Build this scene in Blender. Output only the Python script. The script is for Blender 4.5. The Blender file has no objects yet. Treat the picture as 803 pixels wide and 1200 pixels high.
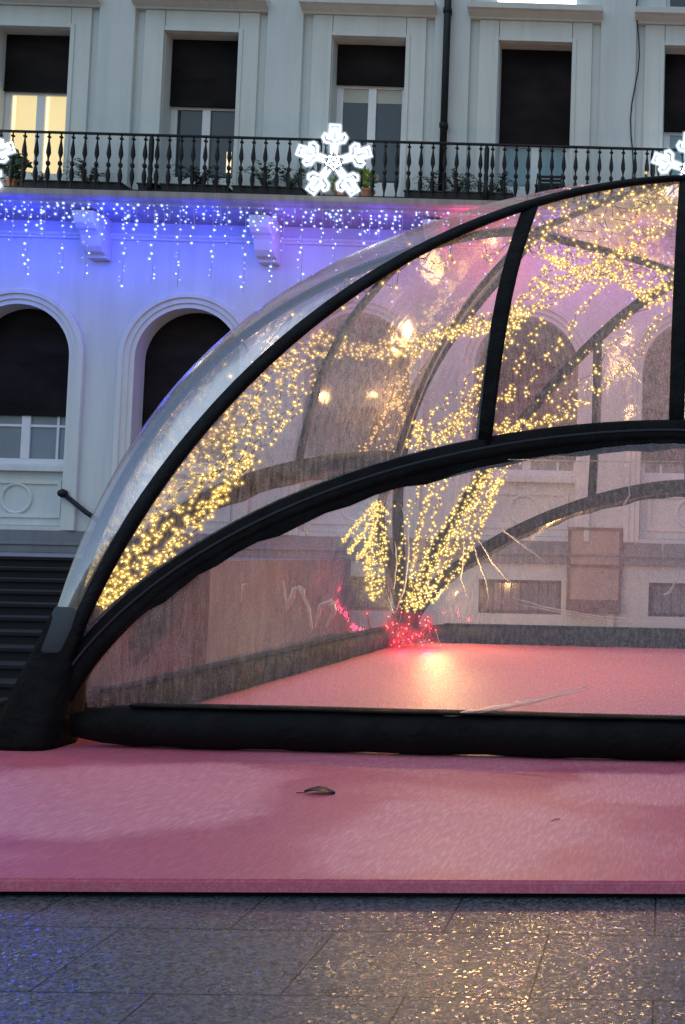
import bpy, bmesh, math, random
from mathutils import Vector, Matrix
R = math.radians
rnd = random.Random(7)
S = bpy.context.scene
C = bpy.context.collection

# ------------------------------------------------------------------ camera, sky, sun, exposure
CAMZ = 1.617
cam = bpy.data.cameras.new('camera')
cam_o = bpy.data.objects.new('camera', cam)
C.objects.link(cam_o)
cam.sensor_fit = 'VERTICAL'
cam.sensor_height = 36.0
cam.lens = 36.0 * 1216 / 1200
cam.shift_x = -(800 - 401.5) / 1200
cam.shift_y = -(600 - 586.84) / 1200
cam.clip_start = 0.1
cam.clip_end = 500
cam_o.matrix_world = (Matrix.Translation((0, 0, CAMZ)) @ Matrix.Rotation(math.pi / 2 + 0.053, 4, 'X')
                      @ Matrix.Rotation(0.0214, 4, 'Z'))
S.camera = cam_o

world = bpy.data.worlds.new('World')
S.world = world
world.use_nodes = True
wn = world.node_tree
sky = wn.nodes.new('ShaderNodeTexSky')
sky.sky_type = 'NISHITA'
sky.sun_disc = False
sky.sun_elevation = R(64)
sky.sun_rotation = R(200)
sky.air_density = 1.3
sky.dust_density = 0.6
sky.ozone_density = 3.0
wn.links.new(sky.outputs[0], wn.nodes['Background'].inputs[0])
wn.nodes['Background'].inputs[1].default_value = 0.08

sun_d = bpy.data.lights.new('sun', 'SUN')
sun_d.energy = 1.0
sun_d.angle = R(100)
sun_d.color = (0.78, 0.92, 1.0)
sun_o = bpy.data.objects.new('sun', sun_d)
C.objects.link(sun_o)
sun_o.rotation_euler = (R(26), 0, R(-20))

S.view_settings.view_transform = 'Standard'
S.view_settings.look = 'None'
S.view_settings.gamma = 1.0
S.view_settings.exposure = 0.25
S.render.engine = 'CYCLES'
S.cycles.transparent_max_bounces = 40
S.cycles.max_bounces = 8
S.cycles.glossy_bounces = 4
S.cycles.use_denoising = True
S.cycles.denoising_prefilter = 'NONE'
S.cycles.sample_clamp_indirect = 4.0
S.cycles.sample_clamp_direct = 20.0
S.cycles.caustics_reflective = False
S.cycles.caustics_refractive = False

# ------------------------------------------------------------------ helpers
def tag(o, label=None, cat=None, group=None, kind=None):
    if label: o['label'] = label
    if cat: o['category'] = cat
    if group: o['group'] = group
    if kind: o['kind'] = kind
    return o

def thing(name, label, cat, loc=(0, 0, 0), group=None):
    o = bpy.data.objects.new(name, None)
    o.empty_display_size = 0.2
    o.location = loc
    C.objects.link(o)
    return tag(o, label, cat, group)

class MB:
    """collects shapes; build() links them as ONE mesh object"""
    def __init__(self):
        self.v = []; self.f = []
    def add(self, vs, fs):
        n = len(self.v)
        self.v += [tuple(p) for p in vs]
        self.f += [tuple(i + n for i in f) for f in fs]
        return self
    def box(self, x0, x1, y0, y1, z0, z1):
        return self.add([(x0, y0, z0), (x1, y0, z0), (x1, y1, z0), (x0, y1, z0), (x0, y0, z1), (x1, y0, z1), (x1, y1, z1), (x0, y1, z1)],
                        [(0, 3, 2, 1), (4, 5, 6, 7), (0, 1, 5, 4), (1, 2, 6, 5), (2, 3, 7, 6), (3, 0, 4, 7)])
    def tube(self, pts, rad, n=8, closed=False):
        pts = [Vector(p) for p in pts]
        m = len(pts)
        if not hasattr(rad, '__len__'): rad = [rad] * m
        up = None; rings = []
        for i, p in enumerate(pts):
            a = pts[(i - 1) % m] if (closed or i > 0) else p
            b = pts[(i + 1) % m] if (closed or i < m - 1) else p
            t = (b - a)
            t = t.normalized() if t.length > 1e-9 else Vector((0, 0, 1))
            if up is None:
                up = Vector((0, 0, 1)) if abs(t.z) < .9 else Vector((0, 1, 0))
            u = (up - t * up.dot(t))
            u = u.normalized() if u.length > 1e-6 else t.orthogonal().normalized()
            w = t.cross(u); up = u
            rings.append([p + (u * math.cos(k * 2 * math.pi / n) + w * math.sin(k * 2 * math.pi / n)) * rad[i] for k in range(n)])
        vs = [q for r_ in rings for q in r_]
        fs = []
        for i in range(m if closed else m - 1):
            j = (i + 1) % m
            for k in range(n):
                l = (k + 1) % n
                fs.append((i * n + k, i * n + l, j * n + l, j * n + k))
        if not closed:
            fs.append(tuple(range(n - 1, -1, -1)))
            fs.append(tuple((m - 1) * n + k for k in range(n)))
        return self.add(vs, fs)
    def lathe(self, prof, n=10, c=(0, 0, 0)):
        vs = []; fs = []
        for r_, z in prof:
            for k in range(n):
                a = 2 * math.pi * k / n
                vs.append((c[0] + r_ * math.cos(a), c[1] + r_ * math.sin(a), c[2] + z))
        for i in range(len(prof) - 1):
            for k in range(n):
                l = (k + 1) % n
                fs.append((i * n + k, i * n + l, (i + 1) * n + l, (i + 1) * n + k))
        fs.append(tuple(range(n - 1, -1, -1)))
        fs.append(tuple((len(prof) - 1) * n + k for k in range(n)))
        return self.add(vs, fs)
    def extrude_x(self, prof, x0, x1):
        """prof = list of (y,z) closed outline, extruded along x"""
        n = len(prof)
        vs = [(x0, y, z) for y, z in prof] + [(x1, y, z) for y, z in prof]
        fs = [(i, (i + 1) % n, n + (i + 1) % n, n + i) for i in range(n)] + [tuple(range(n - 1, -1, -1)), tuple(range(n, 2 * n))]
        return self.add(vs, fs)
    def extrude_y(self, prof, y0, y1):
        n = len(prof)
        vs = [(x, y0, z) for x, z in prof] + [(x, y1, z) for x, z in prof]
        fs = [(i, (i + 1) % n, n + (i + 1) % n, n + i) for i in range(n)] + [tuple(range(n - 1, -1, -1)), tuple(range(n, 2 * n))]
        return self.add(vs, fs)
    def grid(self, rows):
        m = len(rows); n = len(rows[0])
        return self.add([p for r_ in rows for p in r_],
                        [(i * n + k, i * n + k + 1, (i + 1) * n + k + 1, (i + 1) * n + k) for i in range(m - 1) for k in range(n - 1)])
    def build(self, name, mat, parent=None, smooth=False, bevel=0, fixn=True, merge=False):
        me = bpy.data.meshes.new(name)
        me.from_pydata(self.v, [], self.f)
        bm = bmesh.new(); bm.from_mesh(me)
        if merge: bmesh.ops.remove_doubles(bm, verts=bm.verts, dist=1e-4)
        if fixn: bmesh.ops.recalc_face_normals(bm, faces=bm.faces)
        if bevel:
            ed = [e for e in bm.edges if len(e.link_faces) == 2 and e.calc_face_angle(0) > .6]
            bmesh.ops.bevel(bm, geom=ed, offset=bevel, segments=2, affect='EDGES', profile=.6)
        bm.to_mesh(me); bm.free()
        if smooth:
            for p in me.polygons: p.use_smooth = True
        me.materials.append(mat)
        o = bpy.data.objects.new(name, me)
        C.objects.link(o)
        if parent: o.parent = parent
        return o

def bulb_mesh(r_, mat, halomat=None, halo_r=2.4):
    bm = bmesh.new()
    bmesh.ops.create_icosphere(bm, subdivisions=1, radius=r_)
    n = len(bm.faces)
    if halomat: bmesh.ops.create_icosphere(bm, subdivisions=2, radius=r_ * halo_r)
    bm.faces.ensure_lookup_table()
    for i, f in enumerate(bm.faces):
        f.smooth = True
        f.material_index = 0 if i < n else 1
    me = bpy.data.meshes.new('bulb')
    bm.to_mesh(me); bm.free()
    me.materials.append(mat)
    if halomat: me.materials.append(halomat)
    return me

# ------------------------------------------------------------------ materials
class NT:
    def __init__(self, name):
        self.m = bpy.data.materials.new(name)
        self.m.use_nodes = True
        self.t = self.m.node_tree
        self.p = self.t.nodes['Principled BSDF']
        self.out = self.t.nodes['Material Output']
    def n(self, kind, **kw):
        o = self.t.nodes.new('ShaderNode' + kind)
        for k, v in kw.items(): setattr(o, k, v)
        return o
    def l(self, a, b): self.t.links.new(a, b)
    def coord(self, scale=(1, 1, 1), rot=(0, 0, 0)):
        tc = self.n('TexCoord'); mp = self.n('Mapping')
        mp.inputs['Scale'].default_value = scale
        mp.inputs['Rotation'].default_value = rot
        self.l(tc.outputs['Object'], mp.inputs[0])
        return mp.outputs[0]
    def noise(self, co, scale, detail=4, rough=.55, dist=0):
        o = self.n('TexNoise')
        o.inputs['Scale'].default_value = scale
        o.inputs['Detail'].default_value = detail
        o.inputs['Roughness'].default_value = rough
        o.inputs['Distortion'].default_value = dist
        self.l(co, o.inputs['Vector'])
        return o.outputs[0]
    def ramp(self, fac, stops):
        o = self.n('ValToRGB')
        e = o.color_ramp.elements
        while len(e) < len(stops): e.new(.5)
        for i, (p, c) in enumerate(stops):
            e[i].position = p
            e[i].color = (c, c, c, 1) if not hasattr(c, '__len__') else (*c, 1)
        self.l(fac, o.inputs[0])
        return o.outputs[0]
    def mix(self, fac, a, b, mode='MIX'):
        o = self.n('Mix', data_type='RGBA', blend_type=mode)
        for s, v in ((0, fac), (6, a), (7, b)):
            if hasattr(v, 'is_output'): self.l(v, o.inputs[s])
            elif s == 0: o.inputs[0].default_value = v
            else: o.inputs[s].default_value = (*v, 1)
        return o.outputs[2]
    def bump(self, h, strength, dist=.02, normal=None):
        o = self.n('Bump')
        o.inputs['Strength'].default_value = strength
        o.inputs['Distance'].default_value = dist
        self.l(h, o.inputs['Height'])
        if normal: self.l(normal, o.inputs['Normal'])
        return o.outputs[0]
    def math(self, op, a, b=None):
        o = self.n('Math', operation=op)
        for i, v in enumerate((a, b)):
            if v is None: continue
            if hasattr(v, 'is_output'): self.l(v, o.inputs[i])
            else: o.inputs[i].default_value = v
        return o.outputs[0]

def plain(name, col, rough=.5, metal=0, spec=.5, var=.12, bump=.0, scale=6):
    t = NT(name)
    co = t.coord()
    nz = t.noise(co, scale, 5)
    a = tuple(c * (1 - var) for c in col); b = tuple(min(1, c * (1 + var)) for c in col)
    t.l(t.mix(nz, a, b), t.p.inputs['Base Color'])
    t.p.inputs['Roughness'].default_value = rough
    t.p.inputs['Metallic'].default_value = metal
    t.p.inputs['Specular IOR Level'].default_value = spec
    if bump:
        t.l(t.bump(t.noise(co, scale * 8, 3), bump, .01), t.p.inputs['Normal'])
    return t.m

def emit(name, col, strength, base=(.8, .8, .8)):
    t = NT(name)
    t.p.inputs['Base Color'].default_value = (*base, 1)
    t.p.inputs['Emission Color'].default_value = (*col, 1)
    t.p.inputs['Emission Strength'].default_value = strength
    t.m.cycles.emission_sampling = 'NONE'
    return t.m

def stucco(name, col, stain=.25, scale=1.0):
    t = NT(name)
    co = t.coord()
    big = t.noise(co, .7 * scale, 6, .6)
    fine = t.noise(co, 14, 4, .6)
    drip = t.noise(t.coord((2.2, 2.2, .18)), 2.0, 5, .6)
    c0 = t.mix(big, tuple(c * .9 for c in col), tuple(min(1, c * 1.07) for c in col))
    d = t.ramp(drip, [(.42, 0.0), (.72, stain)])
    c1 = t.mix(d, c0, tuple(c * .55 for c in col))
    c2 = t.mix(t.math('MULTIPLY', fine, .18), c1, tuple(c * .75 for c in col))
    t.l(c2, t.p.inputs['Base Color'])
    t.p.inputs['Roughness'].default_value = .85
    t.p.inputs['Specular IOR Level'].default_value = .25
    t.l(t.bump(fine, .25, .01), t.p.inputs['Normal'])
    return t.m

M = {}
M['wall'] = stucco('painted stucco', (.60, .66, .65), .26)
M['trim'] = stucco('painted stone trim', (.64, .69, .66), .25)
M['ledge'] = stucco('weathered ledge stone', (.36, .34, .33), .8, 2.5)
M['plinth'] = stucco('plinth stone', (.20, .22, .24), .4)
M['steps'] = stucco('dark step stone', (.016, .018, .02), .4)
t = NT('dark roller blind')
wv = t.n('TexWave', wave_type='BANDS', bands_direction='Z'); wv.inputs['Scale'].default_value = 9.0; wv.inputs['Distortion'].default_value = .15
t.l(t.coord(), wv.inputs['Vector'])
big = t.noise(t.coord((.8, 1, 1.6)), 1.4, 4)
t.l(t.mix(t.ramp(big, [(.35, 0.), (.7, 1.)]), (.005, .004, .0042), (.018, .0135, .013)), t.p.inputs['Base Color'])
t.p.inputs['Roughness'].default_value = .7
t.p.inputs['Specular IOR Level'].default_value = .12
t.l(t.bump(wv.outputs[0], .22, .01), t.p.inputs['Normal'])
M['blind'] = t.m
M['white'] = plain('white window paint', (.66, .68, .68), .4, var=.06)
M['iron'] = plain('black painted iron', (.006, .007, .009), .5, .0, spec=.3, var=.3)
t = NT('black dome fabric')
co = t.coord()
nz = t.noise(co, 5, 5); cr = t.noise(t.coord((1, 1, 1)), 3.2, 5, .6, 1.2); wv = t.noise(co, 220, 2)
dust = t.noise(t.coord((1, 1, .5)), 1.7, 6, .65)
t.l(t.mix(t.ramp(dust, [(.5, 0.), (.85, .5)]), (.003, .0034, .004), (.012, .0125, .013)), t.p.inputs['Base Color'])
t.l(t.ramp(nz, [(.3, .6), (.7, .85)]), t.p.inputs['Roughness'])
t.p.inputs['Specular IOR Level'].default_value = .13
t.l(t.bump(t.math('ADD', cr, t.math('MULTIPLY', wv, .03)), .8, .06), t.p.inputs['Normal'])
M['fabric'] = t.m
M['cuff'] = plain('dark blue grey sleeve', (.016, .022, .034), .55, var=.3, bump=.15)
M['trough'] = plain('black plastic trough', (.014, .013, .014), .5)
M['terracotta'] = plain('terracotta', (.34, .16, .09), .8)
M['leaf'] = plain('dark fern leaf', (.035, .07, .03), .6, var=.4)
M['leaf_bright'] = plain('yellow green leaf', (.22, .34, .06), .6, var=.3)
M['deadleaf'] = plain('dead wet leaf', (.02, .015, .012), .4, var=.4)
M['soil'] = plain('soil', (.02, .015, .01), .9)
M['wire'] = plain('thin cable', (.03, .03, .025), .6)
M['bluewire'] = plain('white light cable', (.35, .36, .4), .6)
M['box'] = plain('pale plastic box', (.6, .58, .55), .5)
M['frame_brown'] = plain('brown wooden frame', (.10, .055, .045), .5)
M['paper'] = stucco('faded notice panel', (.42, .33, .27), .5, 3)
M['curtain'] = plain('pale roller curtain', (.42, .42, .36), .8)

t = NT('dark window glass')
t.p.inputs['Base Color'].default_value = (.03, .045, .05, 1)
t.p.inputs['Roughness'].default_value = .06
t.l(t.bump(t.noise(t.coord(), 1.3, 2), .05, .05), t.p.inputs['Normal'])
M['glass'] = t.m
t = NT('teal curtained glass')
t.l(t.mix(t.noise(t.coord((6, 1, .4)), 2, 3), (.12, .22, .25), (.2, .33, .36)), t.p.inputs['Base Color'])
t.p.inputs['Roughness'].default_value = .08
M['teal'] = t.m
t = NT('frosted old glass')
t.l(t.mix(t.noise(t.coord((1, 1, .6)), 1.6, 3), (.10, .14, .17), (.22, .27, .30)), t.p.inputs['Base Color'])
t.p.inputs['Roughness'].default_value = .12
M['oldglass'] = t.m

# lit room behind glass
t = NT('lit room glass')
co = t.coord()
t.p.inputs['Base Color'].default_value = (.5, .4, .2, 1)
nz = t.noise(t.coord((1, 1, .25)), 1.2, 2)
t.l(t.mix(nz, (.78, .58, .24), (.95, .74, .36)), t.p.inputs['Emission Color'])
t.p.inputs['Emission Strength'].default_value = .72
t.p.inputs['Roughness'].default_value = .1
M['lit'] = t.m
M['lamp_white'] = emit('lit white lamp', (.85, .95, 1.0), 2.2)
M['lamp_warm'] = emit('warm room lamp', (1.0, .72, .35), 1.0)

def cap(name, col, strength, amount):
    # bloom painted as a glowing cap round a small lamp: brightest in the middle, fading to its rim
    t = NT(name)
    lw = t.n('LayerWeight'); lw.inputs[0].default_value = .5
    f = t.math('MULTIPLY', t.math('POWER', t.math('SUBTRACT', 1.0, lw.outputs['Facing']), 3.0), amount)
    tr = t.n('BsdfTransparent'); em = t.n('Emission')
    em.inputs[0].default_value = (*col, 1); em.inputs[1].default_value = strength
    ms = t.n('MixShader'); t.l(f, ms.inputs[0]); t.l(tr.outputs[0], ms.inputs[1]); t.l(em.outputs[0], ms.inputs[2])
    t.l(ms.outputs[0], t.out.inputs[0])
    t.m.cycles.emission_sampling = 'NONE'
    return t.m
M['goldhalo'] = cap('amber lamp bloom', (1.0, .66, .08), 1.0, .27)
M['icehalo'] = cap('blue lamp bloom', (.22, .30, 1.0), 1.3, .35)
M['redhalo'] = cap('red lamp bloom', (1.0, .012, .03), 1.2, .07)
M['sleeve'] = cap('rope light bloom sleeve', (.70, .85, 1.0), 1.1, .5)
M['gold0'] = emit('gold bulb bright', (1.0, .82, .30), 2.4)
M['gold1'] = emit('gold bulb', (1.0, .75, .18), 1.5)
M['gold2'] = emit('gold bulb dim', (1.0, .66, .11), .9)
M['ice0'] = emit('ice blue bulb', (.55, .72, 1.0), 2.6)
M['ice1'] = emit('ice blue bulb dim', (.40, .50, 1.0), 1.3)
M['red0'] = emit('red bulb', (1.0, .10, .12), 2.0)
M['neon'] = emit('white rope light', (.86, .92, 1.0), 3.0)

# clear vinyl
def vinyl(name, haze, wrinkle, wscale, tint=(.955, .855, .885), stretch=(1, 1, 1), gloss=.35, rough=.09, fmax=.5):
    t = NT(name)
    co = t.coord(stretch)
    big = t.noise(co, wscale, 3, .5, .6)
    sm = t.noise(t.coord((1, 1, .35)), wscale * 5, 3, .5)
    h = t.math('ADD', big, t.math('MULTIPLY', sm, .16))
    nor = t.bump(h, wrinkle, .35)
    drops = t.noise(t.coord((9, 9, 1.1)), 4.0, 4, .7)
    grain = t.noise(t.coord(), 60, 2, .7)
    hz = t.math('MULTIPLY', t.ramp(t.math('MULTIPLY', drops, t.math('ADD', grain, .5)), [(.36, .3), (.74, 2.1)]), haze)
    tr = t.n('BsdfTransparent'); tr.inputs[0].default_value = (*tint, 1)
    gl = t.n('BsdfGlossy'); gl.inputs['Roughness'].default_value = rough
    gl.inputs['Color'].default_value = (1, 1, 1, 1)
    t.l(nor, gl.inputs['Normal'])
    df = t.n('BsdfDiffuse'); df.inputs[0].default_value = (.70, .65, .73, 1)
    tl = t.n('BsdfTranslucent'); tl.inputs[0].default_value = (.70, .65, .73, 1)
    m0 = t.n('MixShader'); m0.inputs[0].default_value = .5
    t.l(df.outputs[0], m0.inputs[1]); t.l(tl.outputs[0], m0.inputs[2])
    m1 = t.n('MixShader'); t.l(hz, m1.inputs[0])
    t.l(tr.outputs[0], m1.inputs[1]); t.l(m0.outputs[0], m1.inputs[2])
    lw = t.n('LayerWeight'); lw.inputs[0].default_value = gloss
    t.l(nor, lw.inputs['Normal'])
    m2 = t.n('MixShader')
    fz = t.n('MapRange'); fz.inputs['To Min'].default_value = .035; fz.inputs['To Max'].default_value = fmax
    t.l(lw.outputs['Fresnel'], fz.inputs[0])
    t.l(fz.outputs[0], m2.inputs[0])
    t.l(m1.outputs[0], m2.inputs[1]); t.l(gl.outputs[0], m2.inputs[2])
    t.l(m2.outputs[0], t.out.inputs[0])
    return t.m
M['vinyl_wall'] = vinyl('clear vinyl wall', .115, .10, .8, tint=(.975, .93, .955), stretch=(1, 1, .8), fmax=.09)
M['vinyl_side'] = vinyl('wet clear vinyl panel', .19, .10, 1.3, fmax=.3)
M['vinyl_roof'] = vinyl('clear vinyl roof', .12, .05, 1.0, rough=.17)
t = NT('folded clear vinyl glint crease')
tr = t.n('BsdfTransparent'); gl = t.n('BsdfGlossy'); gl.inputs['Roughness'].default_value = .22
tl = t.n('BsdfTranslucent'); tl.inputs[0].default_value = (.95, .93, .9, 1)
rf = t.n('BsdfRefraction'); rf.inputs['Roughness'].default_value = .5; rf.inputs['IOR'].default_value = 1.12
ms = t.n('MixShader'); ms.inputs[0].default_value = .35
m2 = t.n('MixShader'); m2.inputs[0].default_value = .25
m3 = t.n('MixShader'); m3.inputs[0].default_value = .3
t.l(tr.outputs[0], ms.inputs[1]); t.l(tl.outputs[0], ms.inputs[2])
t.l(ms.outputs[0], m2.inputs[1]); t.l(gl.outputs[0], m2.inputs[2])
t.l(m2.outputs[0], m3.inputs[1]); t.l(rf.outputs[0], m3.inputs[2]); t.l(m3.outputs[0], t.out.inputs[0])
M['glint_crease'] = t.m

# pink carpet
t = NT('pink event carpet')
co = t.coord()
fib = t.noise(co, 190, 3, .7)
tuft = t.noise(t.coord((1, .14, 1), (0, 0, -.35)), 52, 4, .7)
wet = t.noise(t.coord((.5, .8, 1), (0, 0, .35)), .55, 5, .55, .6)
dirt = t.noise(co, 3.5, 6, .65)
def patch(cx, cy, rx, ry, rot):
    wob = t.n('VectorMath', operation='ADD')
    nzv = t.n('TexNoise'); nzv.inputs['Scale'].default_value = 1.7; nzv.inputs['Detail'].default_value = 5
    t.l(co, nzv.inputs['Vector'])
    sc_ = t.n('VectorMath', operation='MULTIPLY_ADD'); t.l(nzv.outputs['Color'], sc_.inputs[0])
    sc_.inputs[1].default_value = (.8, .8, 0); sc_.inputs[2].default_value = (-.4, -.4, 0)
    t.l(co, wob.inputs[0]); t.l(sc_.outputs[0], wob.inputs[1])
    mp = t.n('Mapping', vector_type='TEXTURE')
    mp.inputs['Location'].default_value = (cx, cy, 0); mp.inputs['Rotation'].default_value = (0, 0, rot); mp.inputs['Scale'].default_value = (rx, ry, 1)
    t.l(wob.outputs[0], mp.inputs[0])
    sx = t.n('SeparateXYZ'); t.l(mp.outputs[0], sx.inputs[0])
    dd = t.math('POWER', t.math('ADD', t.math('POWER', t.math('ABSOLUTE', sx.outputs[0]), 3.5), t.math('POWER', t.math('ABSOLUTE', sx.outputs[1]), 3.5)), 1 / 3.5)
    return t.ramp(dd, [(.78, 1.0), (1.02, 0.0)])
dry = None
for a_ in ((-1.25, 6.05, .80, .95, -.25), (-3.75, 6.75, 1.25, 1.1, .2), (-.05, 7.35, .75, .55, 0), (2.9, 6.4, 1.2, 1.0, .2), (-1.0, 13.4, 4.6, 4.6, 0)):
    dry = patch(*a_) if dry is None else t.math('MAXIMUM', dry, patch(*a_))
wm0 = t.ramp(t.math('ADD', wet, t.math('MULTIPLY', t.math('SUBTRACT', fib, .5), .04)), [(.52, 0.0), (.60, .55)])
wm = t.math('MULTIPLY', t.math('MAXIMUM', dry, wm0), t.math('ADD', t.math('MULTIPLY', dirt, .5), .62))
c0 = t.mix(wm, (.60, .125, .185), (.77, .265, .33))
c1 = t.mix(t.math('MULTIPLY', t.math('MULTIPLY', t.ramp(tuft, [(.46, 0.0), (.64, 1.0)]), t.math('ADD', t.math('MULTIPLY', wm, .7), .3)), 1.0), c0, (.86, .45, .52))
c2 = t.mix(t.ramp(dirt, [(.55, 0.0), (.85, .5)]), c1, (.25, .07, .10))
drop = t.noise(co, 120, 2, .8)
c2 = t.mix(t.ramp(drop, [(.60, 0.0), (.74, .55)]), c2, (.90, .62, .66))
c3 = t.mix(t.math('MULTIPLY', fib, .5), c2, (.42, .08, .15))
t.l(c3, t.p.inputs['Base Color'])
t.l(t.ramp(wm, [(0, .30), (1, .44)]), t.p.inputs['Roughness'])
t.p.inputs['Specular IOR Level'].default_value = .45
t.l(t.bump(t.math('ADD', fib, t.math('MULTIPLY', tuft, .8)), .35, .006), t.p.inputs['Normal'])
M['carpet'] = t.m

# wet granite paving with slab joints
t = NT('wet granite slabs')
co = t.coord((1, 1, 1), (0, 0, R(-1)))
br = t.n('TexBrick')
br.offset = .5; br.offset_frequency = 2
br.inputs['Scale'].default_value = 1.0
br.inputs['Brick Width'].default_value = .95
br.inputs['Row Height'].default_value = .68
br.inputs['Mortar Size'].default_value = .0045
br.inputs['Mortar Smooth'].default_value = .2
br.inputs['Color1'].default_value = (.2, .2, .2, 1)
br.inputs['Color2'].default_value = (.9, .9, .9, 1)
br.inputs['Mortar'].default_value = (0, 0, 0, 1)
t.l(co, br.inputs['Vector'])
slabv = t.n('RGBToBW'); t.l(br.outputs['Color'], slabv.inputs[0])
speck = t.noise(co, 52, 4, .8)
clot = t.noise(co, 26, 4, .7)
stone = t.mix(t.ramp(speck, [(.42, 0.0), (.60, 1.0)]), (.006, .009, .012), (.17, .195, .21))
stone = t.mix(t.math('MULTIPLY', slabv.outputs[0], .30), stone, (.10, .105, .12))
stone = t.mix(t.math('MULTIPLY', t.ramp(clot, [(.4, 0.0), (.65, 1.0)]), .5), stone, (.05, .055, .065))
stone = t.mix(br.outputs['Fac'], stone, (.014, .015, .016))
t.l(stone, t.p.inputs['Base Color'])
wetn = t.noise(co, 1.1, 4, .6)
t.l(t.ramp(wetn, [(.35, .22), (.65, .4)]), t.p.inputs['Roughness'])
t.p.inputs['Specular IOR Level'].default_value = .4
hb = t.math('SUBTRACT', t.math('ADD', t.math('MULTIPLY', speck, .5), clot), t.math('MULTIPLY', br.outputs['Fac'], 3.0))
t.l(t.bump(hb, .36, .012), t.p.inputs['Normal'])
# wet crystal facets: each fleck of the stone tilts the water film a little
vo = t.n('TexVoronoi'); vo.inputs['Scale'].default_value = 85; t.l(co, vo.inputs['Vector'])
ge = t.n('NewGeometry')
va = t.n('VectorMath', operation='MULTIPLY_ADD'); t.l(vo.outputs['Color'], va.inputs[0])
va.inputs[1].default_value = (.19, .19, 0); va.inputs[2].default_value = (-.095, -.095, 0)
vb = t.n('VectorMath', operation='ADD'); t.l(va.outputs[0], vb.inputs[0]); t.l(ge.outputs['Normal'], vb.inputs[1])
vc = t.n('VectorMath', operation='NORMALIZE'); t.l(vb.outputs[0], vc.inputs[0])
t.l(t.math('MULTIPLY', t.math('SUBTRACT', 1.0, br.outputs['Fac']), t.ramp(wetn, [(.35, .75), (.65, .5)])), t.p.inputs['Coat Weight'])
t.p.inputs['Coat Roughness'].default_value = .09
t.p.inputs['Coat IOR'].default_value = 1.4
t.l(vc.outputs[0], t.p.inputs['Coat Normal'])
M['granite'] = t.m

# ------------------------------------------------------------------ ground
mb = MB(); mb.add([(-60, -15, -.09), (60, -15, -.09), (60, 60, -.09), (-60, 60, -.09)], [(0, 1, 2, 3)])
tag(mb.build('pavement', M['granite']), kind='structure')

# pink carpet on a low deck: front strip and dome floor in one piece
def carpet():
    out = [(-9.5, 4.73), (9.5, 5.77), (9.5, 8.02), (5.05, 8.05), (5.0, 18.3), (-5.0, 18.35), (-5.1, 8.12), (-9.5, 8.04)]
    bm = bmesh.new()
    n = len(out)
    top = [bm.verts.new((x, y, 0)) for x, y in out]
    bot = [bm.verts.new((x, y, -.06)) for x, y in out]
    bm.faces.new(top)
    for i in range(n):
        bm.faces.new((top[i], bot[i], bot[(i + 1) % n], top[(i + 1) % n]))
    ed = [e for e in bm.edges if e.verts[0].co.z == 0 and e.verts[1].co.z == 0]
    bmesh.ops.bevel(bm, geom=ed, offset=.012, segments=2, affect='EDGES')
    bmesh.ops.recalc_face_normals(bm, faces=bm.faces)
    me = bpy.data.meshes.new('carpet'); bm.to_mesh(me); bm.free()
    me.materials.append(M['carpet'])
    o = bpy.data.objects.new('carpet', me); C.objects.link(o)
    return o
deck = thing('carpeted_deck', 'low pink carpeted deck running under and in front of the clear dome', 'carpet')
cp = carpet(); cp.parent = deck
mb = MB(); mb.add([(-9.5, 4.77, -.09), (9.5, 5.81, -.09), (9.5, 5.95, -.09), (-9.5, 4.9, -.09), (-9.5, 4.77, -.063), (9.5, 5.81, -.063), (9.5, 5.95, -.063), (-9.5, 4.9, -.063)],
                  [(0, 1, 5, 4), (1, 2, 6, 5), (2, 3, 7, 6), (3, 0, 4, 7)])
mb.build('shadow_strip', M['fabric'], deck)  # black strip stands in for the shadow line under the carpet lip

# ------------------------------------------------------------------ dark stone steps at the left and the terrace they reach
st = thing('stone_steps', 'wide dark stone steps rising to the facade at the left behind the dome', 'steps', (0, 0, 0))
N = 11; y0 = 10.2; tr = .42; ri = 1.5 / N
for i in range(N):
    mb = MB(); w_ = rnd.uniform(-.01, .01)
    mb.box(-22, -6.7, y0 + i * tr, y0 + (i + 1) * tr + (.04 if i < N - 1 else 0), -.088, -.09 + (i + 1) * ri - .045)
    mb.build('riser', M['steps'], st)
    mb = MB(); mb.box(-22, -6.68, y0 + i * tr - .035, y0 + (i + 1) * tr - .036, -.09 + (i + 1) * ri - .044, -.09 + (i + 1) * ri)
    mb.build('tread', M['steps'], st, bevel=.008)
mb = MB(); mb.box(-22, -6.7, y0 + N * tr - .03, 21.1, -.088, 1.40)
tag(mb.build('terrace', M['plinth']), kind='structure')

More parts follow.
